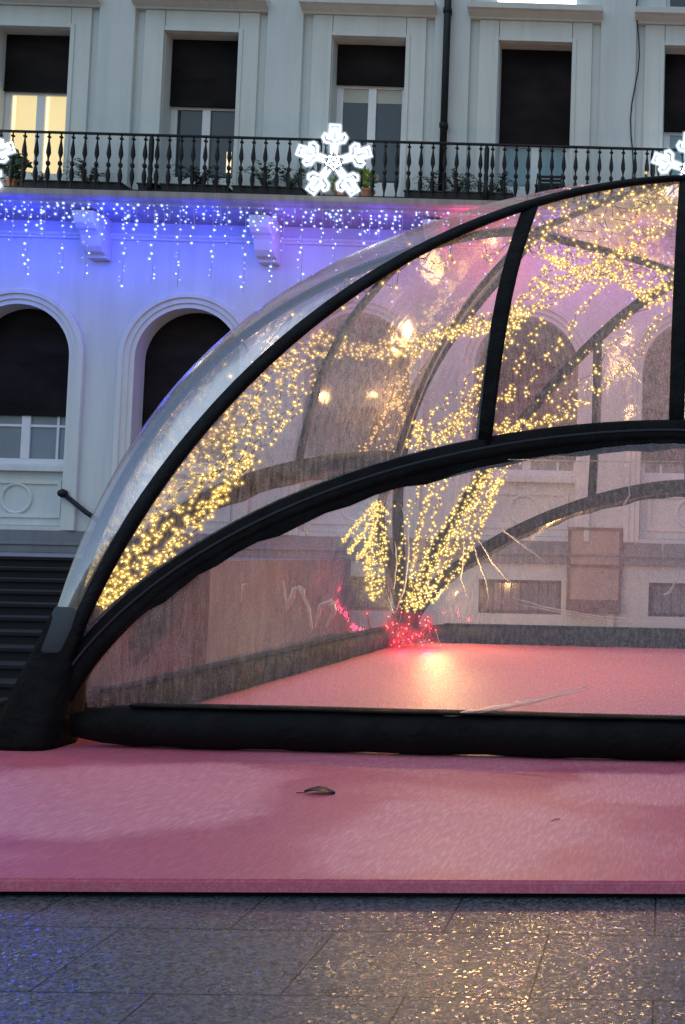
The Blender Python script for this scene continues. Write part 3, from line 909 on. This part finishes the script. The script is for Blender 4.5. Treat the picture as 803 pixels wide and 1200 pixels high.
for k in range(4):
    up = [side(k, arch_at(s, True)) for s in ss]
    lo = [side(k, arch_at(s, False)) for s in ss]
    outn = side(k, (0, -1, 0))
    mb = MB()
    ribbon(mb, up, [(p - CEN) for p in up], [.10 + .05 * (1 - min(1, p.z / 2.5)) for p in up], .035)
    ua = mb.build('upper_arch', M['fabric'], D, smooth=True)
    mb = MB()
    ln = [outn + Vector((0, 0, .35)) for p in lo]
    ribbon(mb, lo, ln, [.105 + .06 * (1 - min(1, p.z / 1.6)) for p in lo], .05)
    la = mb.build('lower_arch', M['fabric'], D, smooth=True)
    # hanging flap with a wavy lower edge, and the seam rib along the arch
    rows = [[], [], []]
    for i, p in enumerate(lo):
        if p.z < .75: continue
        wv = .015 * math.sin(i * 2.1) + .012 * math.sin(i * 5.3 + k)
        rows[0].append(p + outn * .052 + Vector((0, 0, -.04)))
        rows[1].append(p + outn * .062 + Vector((0, 0, -.12)))
        rows[2].append(p + outn * .050 + Vector((0, 0, -.185 + wv)))
    mb = MB(); mb.grid(rows); mb.build('flap', M['fabric'], la, smooth=True, fixn=False)
    mb = MB(); mb.tube([p + outn * .058 + Vector((0, 0, .0)) for p in lo if p.z > .6], .011, 5); mb.build('piping', M['cuff'], la)
    # posts
    for sb, st_ in ((-1.66, -1.5), (0, 0), (1.66, 1.5)):
        a = side(k, arch_at(sb, False)); b = side(k, arch_at(st_, True))
        n = 10; pts = []
        for i in range(n + 1):
            v = i / n
            pts.append(a.lerp(b, v) + (outn + Vector((0, 0, .6))).normalized() * .275 * math.sin(math.pi * v))
        mb = MB(); ribbon(mb, pts, [outn + Vector((0, 0, .6))] * (n + 1), .075, .028)
        mb.build('post', M['fabric'], D, smooth=True)
    # vinyl wall under the lower arch
    rows = []
    cols = [A_ * .93 * (-1 + 2 * i / 60) for i in range(61)]
    for j in range(15):
        v = j / 14; row = []
        for s in cols:
            p = side(k, arch_at(s, False)); b = side(k, (s, -A_ + .03, .30))
            if p.z < .32: p.z = .32
            q = b.lerp(p, v)
            q += outn * (.03 * math.sin(math.pi * v) * (math.sin(s * 2.3 + k) + .6 * math.sin(s * 5.1 + v * 4)))
            row.append(q)
        rows.append(row)
    mb = MB(); mb.grid(rows); wv_ = mb.build('wall_panel', M['vinyl_wall'], D, smooth=True, fixn=False)
    # vinyl between the two arches
    rows = []
    cols = sgrid(60, .965)
    for j in range(17):
        v = j / 16; row = []
        for s in cols:
            p = side(k, arch_at(s, False)); q = side(k, arch_at(s, True))
            u = p.lerp(q, v) + (outn + Vector((0, 0, .6))).normalized() * (.24 * math.sin(math.pi * v) * min(1, (q - p).length / 2.5) + .01)
            row.append(u)
        rows.append(row)
    mb = MB(); mb.grid(rows); mb.build('side_panel', M['vinyl_side'], D, smooth=True, fixn=False)
    # corner roof web between this arch and the next one to its left (k -> left)
    rows = []
    for i in range(41):
        s = -A_ * .985 * math.cos(math.pi / 2 * i / 40)
        p = side(k, arch_at(s, True))
        q = side((k + 1) % 4, arch_at(-s, True))
        row = []
        for j in range(11):
            v = j / 10
            u = p.lerp(q, v); d = (u - CEN).normalized()
            row.append(u + d * (.10 + .55 * min(1, (q - p).length / 3)) * math.sin(math.pi * v) * (.35 if i > 30 else .35 + .65 * (1 - i / 30)) )
        rows.append(row)
    mb = MB(); mb.grid(rows); mb.build('roof_panel', M['vinyl_roof'], D, smooth=True, fixn=False)
    # crown beam between neighbouring arch tops
    p = side(k, arch_at(0, True)); q = side((k + 1) % 4, arch_at(0, True))
    pts = [p.lerp(q, i / 10) + Vector((0, 0, .06 * math.sin(math.pi * i / 10))) for i in range(11)]
    mb = MB(); ribbon(mb, pts, [(u - CEN) for u in pts], .07, .03); mb.build('crown_beam', M['fabric'], D, smooth=True)
    # ground tube
    pts = []; rad = []
    L_ = A_ - .27
    for i in range(41):
        s = -L_ + 2 * L_ * i / 40
        pts.append(side(k, (s, -A_ + .02 + .01 * math.sin(i), .165)))
        e = min(i, 40 - i)
        rad.append((.10, .145, .165)[min(e, 2)] + (.006 * math.sin(i * 1.7) if e > 2 else 0))
    mb = MB(); mb.tube(pts, rad, 14)
    bt = mb.build('ground_tube', M['fabric'], D, smooth=True)
    mb = MB(); ribbon(mb, [p_ + Vector((0, 0, .168)) for p_ in pts[2:-2]], [Vector((0, 0, 1))] * len(pts[2:-2]), .10, .012); mb.build('hem', M['fabric'], bt, smooth=True)
    # foot
    rows = []
    cx_, cy_ = -A_, -A_
    for z, off, hw in ((.0, -.03, .25), (.05, -.03, .255), (.4, .03, .225), (.8, .11, .185), (1.0, .15, .165), (1.05, .16, .14)):
        ring = []
        for j in range(24):
            a = 2 * math.pi * j / 24
            c, s = math.cos(a), math.sin(a)
            m_ = (abs(c) ** 5 + abs(s) ** 5) ** (-.2)
            ring.append(side(k, (cx_ + off + hw * c * m_, cy_ + off + hw * s * m_, z + .008 * math.sin(j * 2 + z * 9))))
        rows.append(ring)
    mb = MB(); n_ = 24
    mb.add([p_ for r_ in rows for p_ in r_], [(i * n_ + j, i * n_ + (j + 1) % n_, (i + 1) * n_ + (j + 1) % n_, (i + 1) * n_ + j) for i in range(len(rows) - 1) for j in range(n_)] + [tuple((len(rows) - 1) * n_ + j for j in range(n_)), tuple(range(n_ - 1, -1, -1))])
    ft = mb.build('foot', M['fabric'], D, smooth=True)
    rows = []
    for z, off, hw in ((.74, .10, .20), (.76, .10, .205), (1.08, .16, .175), (1.10, .16, .16)):
        rows.append([side(k, (cx_ + off + hw * math.cos(2 * math.pi * j / 24), cy_ + off + hw * math.sin(2 * math.pi * j / 24), z)) for j in range(25)])
    mb = MB(); mb.grid(rows); mb.build('cuff', M['cuff'], ft, smooth=True)

# crown: clear square between the four arch tops
rows = []
pk = [side(k, arch_at(0, True)) for k in range(4)]
for i in range(11):
    a = pk[0].lerp(pk[1], i / 10); b = pk[3].lerp(pk[2], i / 10)
    rows.append([a.lerp(b, j / 10) + Vector((0, 0, .05 + .3 * math.sin(math.pi * i / 10) * math.sin(math.pi * j / 10))) for j in range(11)])
mb = MB(); mb.grid(rows); mb.build('crown_panel', M['vinyl_roof'], D, smooth=True, fixn=False)

CREASES = [
    ([(-1.634, -5.029999999999999, 1.711), (-1.635, -5.029999999999999, 1.555), (-1.643, -5.029999999999999, 1.385), (-1.591, -5.029999999999999, 1.251)], 0.012),
    ([(-1.572, -5.029999999999999, 1.713), (-1.519, -5.029999999999999, 1.557), (-1.446, -5.029999999999999, 1.389), (-1.42, -5.029999999999999, 1.241)], 0.012),
    ([(-1.524, -5.029999999999999, 1.714), (-1.395, -5.029999999999999, 1.526), (-1.268, -5.029999999999999, 1.393), (-1.226, -5.029999999999999, 1.354)], 0.014),
    ([(-1.335, -5.029999999999999, 1.799), (-1.147, -5.029999999999999, 1.667), (-0.973, -5.029999999999999, 1.535)], 0.012),
    ([(-2.15, -5.029999999999999, 1.974), (-2.09, -5.029999999999999, 1.818), (-2.074, -5.029999999999999, 1.58), (-2.099, -5.029999999999999, 1.307), (-2.174, -5.029999999999999, 1.102), (-2.226, -5.029999999999999, 1.237)], 0.011),
    ([(-2.188, -5.029999999999999, 1.679), (-2.169, -5.029999999999999, 1.543), (-2.181, -5.029999999999999, 1.305)], 0.01),
    ([(-3.076, -5.029999999999999, 1.354), (-3.031, -5.029999999999999, 1.117), (-2.983, -5.029999999999999, 1.288), (-2.936, -5.029999999999999, 1.302), (-2.86, -5.029999999999999, 1.121), (-2.826, -5.029999999999999, 0.966)], 0.03),
    ([(-2.799, -5.029999999999999, 0.987), (-2.766, -5.029999999999999, 1.17), (-2.684, -5.029999999999999, 1.193), (-2.654, -5.029999999999999, 1.125), (-2.717, -5.029999999999999, 0.989)], 0.035),
    ([(-3.405, -5.029999999999999, 1.176), (-3.398, -5.029999999999999, 1.313), (-3.363, -5.029999999999999, 1.32)], 0.012),
    ([(-2.921, -5.029999999999999, 1.78), (-2.904, -5.029999999999999, 1.712), (-2.888, -5.029999999999999, 1.822)], 0.012),
    ([(-0.33, -5.029999999999999, 2.229), (-0.32, -5.029999999999999, 2.093), (-0.372, -5.029999999999999, 1.989), (-0.425, -5.029999999999999, 1.954)], 0.01),
    ([(0.082, -5.029999999999999, 1.457), (0.024, -5.029999999999999, 1.334), (-0.029, -5.029999999999999, 1.299)], 0.018),
    ([(-0.054, -5.029999999999999, 1.792), (-0.042, -5.029999999999999, 1.555)], 0.008),
    ([(-1.237, -5.029999999999999, 1.259), (-0.963, -5.029999999999999, 1.184), (-0.554, -5.029999999999999, 1.126), (-0.147, -5.029999999999999, 1.101)], 0.008),
    ([(-1.201, -5.029999999999999, 1.205), (-0.826, -5.029999999999999, 1.146), (-0.417, -5.029999999999999, 1.088), (0.056, -5.029999999999999, 1.086)], 0.007),
    ([(-1.305, -5.029999999999999, 2.36), (-0.859, -5.029999999999999, 2.355), (0.117, -5.029999999999999, 2.367)], 0.009),
    ([(-2.431, -5.029999999999999, 0.302), (-2.089, -5.029999999999999, 0.283), (-1.683, -5.029999999999999, 0.314), (-1.279, -5.029999999999999, 0.397), (-0.942, -5.029999999999999, 0.472), (-0.607, -5.029999999999999, 0.587)], 0.024),
    ([(-1.48, -5.029999999999999, 0.339), (-1.076, -5.029999999999999, 0.429), (-0.607, -5.029999999999999, 0.561)], 0.02),
]

# creases in the clear wall that catch the light (raised folds of the vinyl, pale strips shaped along its glints)
def glint_crease(pts, r_):
    mb = MB()
    P = [Vector(p) for p in pts]
    fine = []
    for i in range(len(P) - 1):
        for j in range(6): fine.append(P[i].lerp(P[i + 1], j / 6) + Vector((rnd.uniform(-.003, .003), 0, rnd.uniform(-.003, .003))))
    fine.append(P[-1])
    m = len(fine)
    rows = []
    for i, p in enumerate(fine):
        q = fine[min(m - 1, i + 1)] - fine[max(0, i - 1)]
        w = Vector((q.z, 0, -q.x)).normalized() * r_ * (.3 + .7 * math.sin(math.pi * (i + .5) / m)) * rnd.uniform(.7, 1.3)
        rows.append([p + w * math.cos(a) + Vector((0, -1, 0)) * w.length * math.sin(a) for a in (0, .6, 1.2, 1.94, 2.54, 3.14)])
    mb.grid(rows)
    o = mb.build('glint_crease', M['glint_crease'], D, smooth=True, fixn=False)
    return o
for pts, r_ in CREASES:
    glint_crease(pts, r_ * .75)

# ------------------------------------------------------------------ gold fairy lights in the dome
GB = {}
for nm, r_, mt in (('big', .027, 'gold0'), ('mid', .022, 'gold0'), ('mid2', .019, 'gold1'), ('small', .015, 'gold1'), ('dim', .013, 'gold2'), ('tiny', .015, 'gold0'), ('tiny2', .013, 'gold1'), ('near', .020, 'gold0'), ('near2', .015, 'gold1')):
    GB[nm] = bulb_mesh(r_ * .62, M[mt], M['goldhalo'], 3.1)
PICK = {1: ('near', 'near', 'near2', 'mid', 'near2'), 0: ('big', 'mid', 'mid', 'mid2', 'small', 'dim', 'small'), -1: ('tiny', 'tiny', 'tiny2')}
def spline(P, t):
    n = len(P) - 1
    i = min(n - 1, int(t * n)); u = t * n - i
    p0, p1, p2, p3 = P[max(0, i - 1)], P[i], P[i + 1], P[min(n, i + 2)]
    return .5 * ((2 * p1) + (p2 - p0) * u + (2 * p0 - 5 * p1 + 4 * p2 - p3) * u * u + (3 * p1 - p0 - 3 * p2 + p3) * u ** 3)
def fairy(label, n, spread, size, pts, lamp=None, group='gold fairy lights strung in the dome'):
    P = [Vector(p) for p in pts]
    base = P[0].copy()
    t = thing('fairy_light_string', label, 'fairy lights', base, group)
    loc = []
    ph = rnd.uniform(0, 6)
    for i in range(n):
        u = (i + rnd.uniform(.1, .9)) / n
        p = spline(P, u)
        w = Vector((math.sin(u * n * .9 + ph), math.sin(u * n * .57 + 2 * ph), math.cos(u * n * .71 + ph)))
        g = Vector((rnd.gauss(0, .5), rnd.gauss(0, .5), rnd.gauss(0, .5)))
        loc.append(p + (w * .5 + g) * spread - base)
    mb = MB(); mb.tube(loc, 0.0035 if size < 0 else .006, 4); mb.build('cable', M['wire'], t)
    for q in loc:
        o = bpy.data.objects.new('bulb', GB[rnd.choice(PICK[size])]); C.objects.link(o); o.parent = t; o.location = q
    for u, en in (lamp or ()):
        ld = bpy.data.lights.new('string_glow', 'POINT'); ld.energy = en; ld.color = (1.0, .62, .22); ld.shadow_soft_size = .016
        lo = bpy.data.objects.new('string_glow', ld); C.objects.link(lo); lo.parent = t; lo.location = spline(P, u).lerp(Vector((-1.6, 13.3, 1.6)), .25 if u > .15 else 0) - base
STR = [
    ("gold fairy lights climbing the inside of the dome's near left side from the black foot", 99, 0.16, 1, [(-5.02, 8.9, 1.04), (-4.94, 9.3, 1.29), (-4.82, 9.8, 1.67), (-4.71, 10.4, 2.13), (-4.65, 11.0, 2.75), (-4.43, 11.3, 3.45), (-4.1, 11.8, 3.94)]),
    ('dense low bunch of gold fairy lights just above the near lower arch', 99, 0.13, 1, [(-4.99, 8.9, 1.05), (-4.88, 9.2, 1.22), (-4.74, 9.5, 1.49), (-4.68, 10.0, 1.86), (-4.65, 10.5, 2.18), (-4.68, 11.0, 2.48)]),
    ('loose gold fairy light strand between the low bunch and the swag across the dome', 52, 0.2, 1, [(-4.75, 10.2, 2.28), (-4.56, 11.0, 2.89), (-4.48, 11.8, 3.58), (-4.38, 12.3, 4.09)]),
    ('bright gold swag of fairy lights across the left half of the dome', 99, 0.09, 1, [(-4.41, 12.2, 4.01), (-4.15, 12.4, 3.99), (-3.7, 12.6, 4.1), (-3.26, 12.9, 4.34), (-2.66, 13.1, 4.53), (-2.21, 13.3, 4.79)]),
    ('second thinner gold swag sagging just below the bright one', 87, 0.12, 0, [(-4.28, 12.3, 4.13), (-3.52, 12.7, 4.06), (-2.85, 13.0, 4.43), (-2.26, 13.3, 4.61)]),
    ('gold string running from the swag up to the crown of the dome', 87, 0.22, 0, [(-2.26, 13.3, 4.68), (-1.83, 13.3, 5.13), (-1.29, 13.3, 5.48), (-0.68, 13.2, 5.89), (-0.24, 13.0, 6.08)]),
    ('gold string hanging left of the leaning front post, uppermost of the two diagonals', 49, 0.08, 0, [(-2.82, 16.0, 4.96), (-3.29, 16.3, 4.51), (-3.65, 16.2, 4.03), (-3.99, 16.0, 3.64), (-4.25, 15.9, 3.25)]),
    ('gold string hanging left of the leaning front post, lower of the two diagonals', 49, 0.12, 0, [(-2.68, 16.0, 4.06), (-3.27, 16.3, 3.83), (-3.87, 16.6, 3.61), (-4.22, 16.4, 3.3)]),
    ('short gold strand dangling just right of the leaning front post', 34, 0.07, 0, [(-2.13, 15.6, 5.19), (-2.36, 15.6, 4.82), (-2.57, 15.7, 4.41), (-2.67, 15.8, 3.93)]),
    ('gold strand slanting from the crown down to the middle of the lower arch', 58, 0.07, 0, [(-1.19, 15.3, 5.68), (-1.56, 15.4, 5.28), (-1.83, 15.5, 4.91), (-2.14, 15.6, 4.5), (-2.49, 15.8, 4.04)]),
    ('gold strand slanting across the right panel below the far beam', 81, 0.09, 0, [(-0.42, 15.6, 5.23), (-0.76, 15.7, 4.7), (-1.24, 15.8, 4.18), (-1.71, 15.9, 3.86), (-2.21, 16.0, 3.61)]),
    ("gold strand between the far beam and the right panel's lowest strand", 52, 0.1, 0, [(-0.89, 15.5, 5.02), (-1.27, 15.6, 4.51), (-1.6, 15.7, 4.09), (-1.99, 15.8, 3.79), (-2.46, 15.9, 3.58)]),
    ('thick bunch of gold lights rising along the far beam out of the red lit foot', 99, 0.2, 0, [(-4.5, 18.0, 0.63), (-4.04, 17.7, 1.4), (-3.51, 17.3, 2.27), (-2.94, 16.9, 3.03), (-2.59, 16.5, 3.62)]),
    ('gold lights fanning upright from the red lit foot', 92, 0.2, 0, [(-4.68, 17.9, 0.63), (-4.52, 17.6, 1.54), (-4.27, 17.3, 2.4), (-3.94, 17.0, 3.09)]),
    ('gold lights spreading to the right of the red lit foot', 92, 0.16, 0, [(-4.26, 17.8, 0.73), (-3.69, 17.4, 1.56), (-3.28, 17.0, 2.26), (-3.05, 16.8, 2.82)]),
    ('gold lights hanging beside the dark back beam left of the red lit foot', 72, 0.14, 0, [(-4.8, 16.4, 0.86), (-4.8, 16.2, 1.33), (-4.72, 16.0, 1.8)]),
    ('gold string along the front edge of the dome roof', 87, 0.12, 1, [(-1.66, 11.6, 5.35), (-1.32, 11.5, 5.51), (-0.88, 11.4, 5.61), (-0.46, 11.4, 5.66), (-0.09, 11.4, 5.69)]),
    ('scattered gold net of lights under the dome crown', 87, 0.28, 0, [(-2.1, 14.0, 5.25), (-1.59, 14.0, 5.56), (-1.02, 14.2, 5.75), (-0.54, 14.4, 5.27)]),
    ("gold strand visible past the upright post at the picture's right edge", 58, 0.12, 1, [(-0.03, 12.6, 4.98), (0.02, 12.6, 4.46), (0.03, 12.6, 3.93), (0.06, 12.6, 3.45)]),
    ('reflection built as tiny gold lights edging the wing shape, running down to its tip', 99, 0.03, -1, [(-3.54, 13.5, 4.22), (-3.74, 13.5, 3.73), (-4.03, 13.5, 3.16), (-4.31, 13.5, 2.67)]),  # wing wires: a reflection in the vinyl, built as small lights
    ('reflection built as tiny gold lights filling the upper wing shape', 99, 0.2, -1, [(-3.73, 13.5, 3.9), (-3.74, 13.5, 3.56), (-3.86, 13.5, 3.11), (-4.02, 13.5, 2.77)]),
    ('reflection built as tiny gold lights curving down the right side of the wing shape', 99, 0.03, -1, [(-3.76, 13.5, 3.56), (-3.64, 13.5, 3.32), (-3.46, 13.5, 3.21), (-3.52, 13.5, 2.72)]),
    ('reflection built as tiny gold lights, leftmost feather of the wing shape', 87, 0.025, -1, [(-4.01, 13.6, 2.24), (-4.16, 13.6, 2.05), (-4.3, 13.6, 1.88), (-4.43, 13.6, 1.72)]),
    ('reflection built as tiny gold lights, second feather of the wing shape', 87, 0.025, -1, [(-3.98, 13.6, 2.22), (-4.11, 13.6, 1.94), (-4.23, 13.6, 1.74), (-4.36, 13.6, 1.58)]),
    ('reflection built as tiny gold lights, third feather of the wing shape', 99, 0.03, -1, [(-3.96, 13.6, 2.2), (-4.04, 13.6, 1.86), (-4.12, 13.6, 1.66), (-4.21, 13.6, 1.52)]),
    ('reflection built as tiny gold lights, innermost feather bunch of the wing shape', 99, 0.1, -1, [(-3.94, 13.6, 2.17), (-3.94, 13.6, 1.83), (-3.97, 13.6, 1.55), (-4.04, 13.6, 1.39)]),
    ('second gold bunch doubling the lights along the far beam above the red foot', 99, 0.24, 0, [(-4.55, 17.8, 0.58), (-4.11, 17.5, 1.4), (-3.6, 17.2, 2.19), (-3.05, 16.9, 2.99), (-2.67, 16.5, 3.62)]),
    ('upper gold strand of the bunch by the near left foot, following the outer arch', 99, 0.14, 0, [(-4.98, 9.1, 1.22), (-4.96, 9.6, 1.68), (-4.97, 10.3, 2.24), (-4.86, 10.9, 2.87), (-4.66, 11.3, 3.38), (-4.4, 11.7, 3.81)]),
    ('third gold strand thickening the middle of the swag across the dome', 99, 0.08, 0, [(-3.98, 12.5, 3.99), (-3.52, 12.7, 4.17), (-3.04, 12.9, 4.37), (-2.55, 13.1, 4.58), (-2.05, 13.3, 4.96)]),
    ('gold strand hanging from the swag behind the leaning post down to the lower arch', 87, 0.12, 0, [(-2.4, 14.5, 5.01), (-2.63, 14.8, 4.65), (-2.92, 15.0, 4.18), (-3.23, 15.2, 3.7), (-3.58, 15.4, 3.27)]),
    ('gold strand rising from the right end of the swag over to the far beam top', 99, 0.16, 0, [(-1.88, 13.6, 5.56), (-1.47, 14.0, 5.47), (-1.04, 14.6, 5.6), (-0.56, 15.0, 5.36), (-0.19, 15.2, 5.61)]),
    ('low gold strand just above the near lower arch beside the leaning post', 87, 0.07, 0, [(-4.38, 16.0, 3.26), (-3.72, 16.0, 3.38), (-3.06, 16.0, 3.52), (-2.41, 16.0, 3.62), (-1.75, 16.0, 3.74)]),
]
LAMPS = {0: ((.9, 22),), 3: ((.25, 35), (.8, 90)), 5: ((.3, 55),), 9: ((.5, 30),), 12: ((.3, 50), (.8, 30)), 14: ((.1, 90),), 15: ((.5, 12),), 16: ((.5, 10),), 17: ((.6, 24),), 18: ((.5, 30),)}
for i, (lab, n, sp, sz, pts) in enumerate(STR):
    if sp >= .12 and sz >= 0 and i not in (16,):
        # a bunch is several strands side by side
        m = 3 if sp < .2 else 4
        for j in range(m):
            off = Vector((rnd.uniform(-1, 1), rnd.uniform(-1, 1), rnd.uniform(-1, 1))) * sp * 1.15
            fairy(('strand of ' + lab) if len(lab.split()) < 15 else lab, min(96, int(n * .8)), .05, sz, [tuple(Vector(p_) + off * (.35 if k_ == 0 else 1)) for k_, p_ in enumerate(pts)], LAMPS.get(i) if j == 0 else None, ' '.join(lab.split()[:8]))
    else:
        fairy(lab, n, sp, sz, pts, LAMPS.get(i))
# strings wound round the frame itself
Dm = Matrix.Translation((.011, 13.279, 0)) @ Matrix.Rotation(-.0227, 4, 'Z')
far = [Dm @ (side(2, arch_at(s, True)) * .985) for s in (4.6, 4.2, 3.6, 2.9, 2.1, 1.2, .5, .05)]
fairy('gold string wound along the far upper arch up to its top', 92, .09, 0, far, ((.6, 20),))
p, q = pk[1], pk[2]
fairy('dense gold string wound along the crown beam sloping down to the right', 95, .13, 0, [Dm @ (p.lerp(q, v) - Vector((0, 0, .1))) for v in (0, .25, .5, .75, 1)], ((.5, 22),))
p, q = pk[0], pk[1]
fairy('gold string wound along the crown beam rising to the right near the roof top', 60, .12, 0, [Dm @ (p.lerp(q, v) - Vector((0, 0, .1))) for v in (1, .75, .5, .25, 0)])
fairy('gold string wound along the left upper arch above the swag', 50, .16, 0, [Dm @ (side(1, arch_at(s, True)) * .97) for s in (3.2, 2.4, 1.5, .7, 0)])

# red lights heaped round the far left foot
t = thing('red_light_cluster', 'heap of glowing red lights round the far left foot of the dome', 'red lights', (-4.6, 17.35, .02))
rb = bulb_mesh(.013, M['red0'], M['redhalo'], 10)
pts = [Vector((rnd.gauss(0, .27), rnd.gauss(0, .22) - .12, abs(rnd.gauss(.15, .2)) + .03)) for _ in range(98)]
pts.sort(key=lambda p_: p_.x)
mb = MB(); mb.tube(pts, .006, 4); mb.build('cable', M['wire'], t)
for p_ in pts:
    o = bpy.data.objects.new('bulb', rb); C.objects.link(o); o.parent = t; o.location = p_
for dx in (.1, .5):
    ld = bpy.data.lights.new('red_glow', 'POINT'); ld.energy = 18; ld.color = (1, .04, .12); ld.shadow_soft_size = .05
    lo = bpy.data.objects.new('red_glow', ld); C.objects.link(lo); lo.parent = t; lo.location = (dx, -.35, .22)

# ------------------------------------------------------------------ leaf on the carpet
mb = MB()
n = 12; rows = []
for i in range(n + 1):
    u = i / n; w = .058 * math.sin(math.pi * u) ** .7 * (1 + .18 * math.sin(u * 22)) + .002
    rows.append([(-.1 + .2 * u, v * w + .012 * math.sin(u * 5), .008 + .014 * abs(v) + .012 * math.sin(u * 4)) for v in (-1, -.5, 0, .5, 1)])
mb.grid(rows)
rows2 = [[(x, y, z - .003) for x, y, z in reversed(r_)] for r_ in rows]
mb.grid(rows2)
mb.tube([(-.1, 0, .008), (-.13, -.01, .01), (-.15, .0, .006)], .003, 5)
o = mb.build('fallen_leaf', M['deadleaf'], None, smooth=True, fixn=False)
o.location = (-2.35, 6.94, .0); o.rotation_euler = (0, 0, .12)
tag(o, 'dark curled leaf lying on the pink carpet in front of the dome', 'leaf')
mb = MB(); mb.tube([(0, 0, .004), (.02, .03, .008), (.045, .05, .004)], .0025, 5)
o = mb.build('twig', M['deadleaf']); o.location = (-.75, 6.35, 0)
tag(o, 'tiny dark twig on the pink carpet towards the right', 'twig')
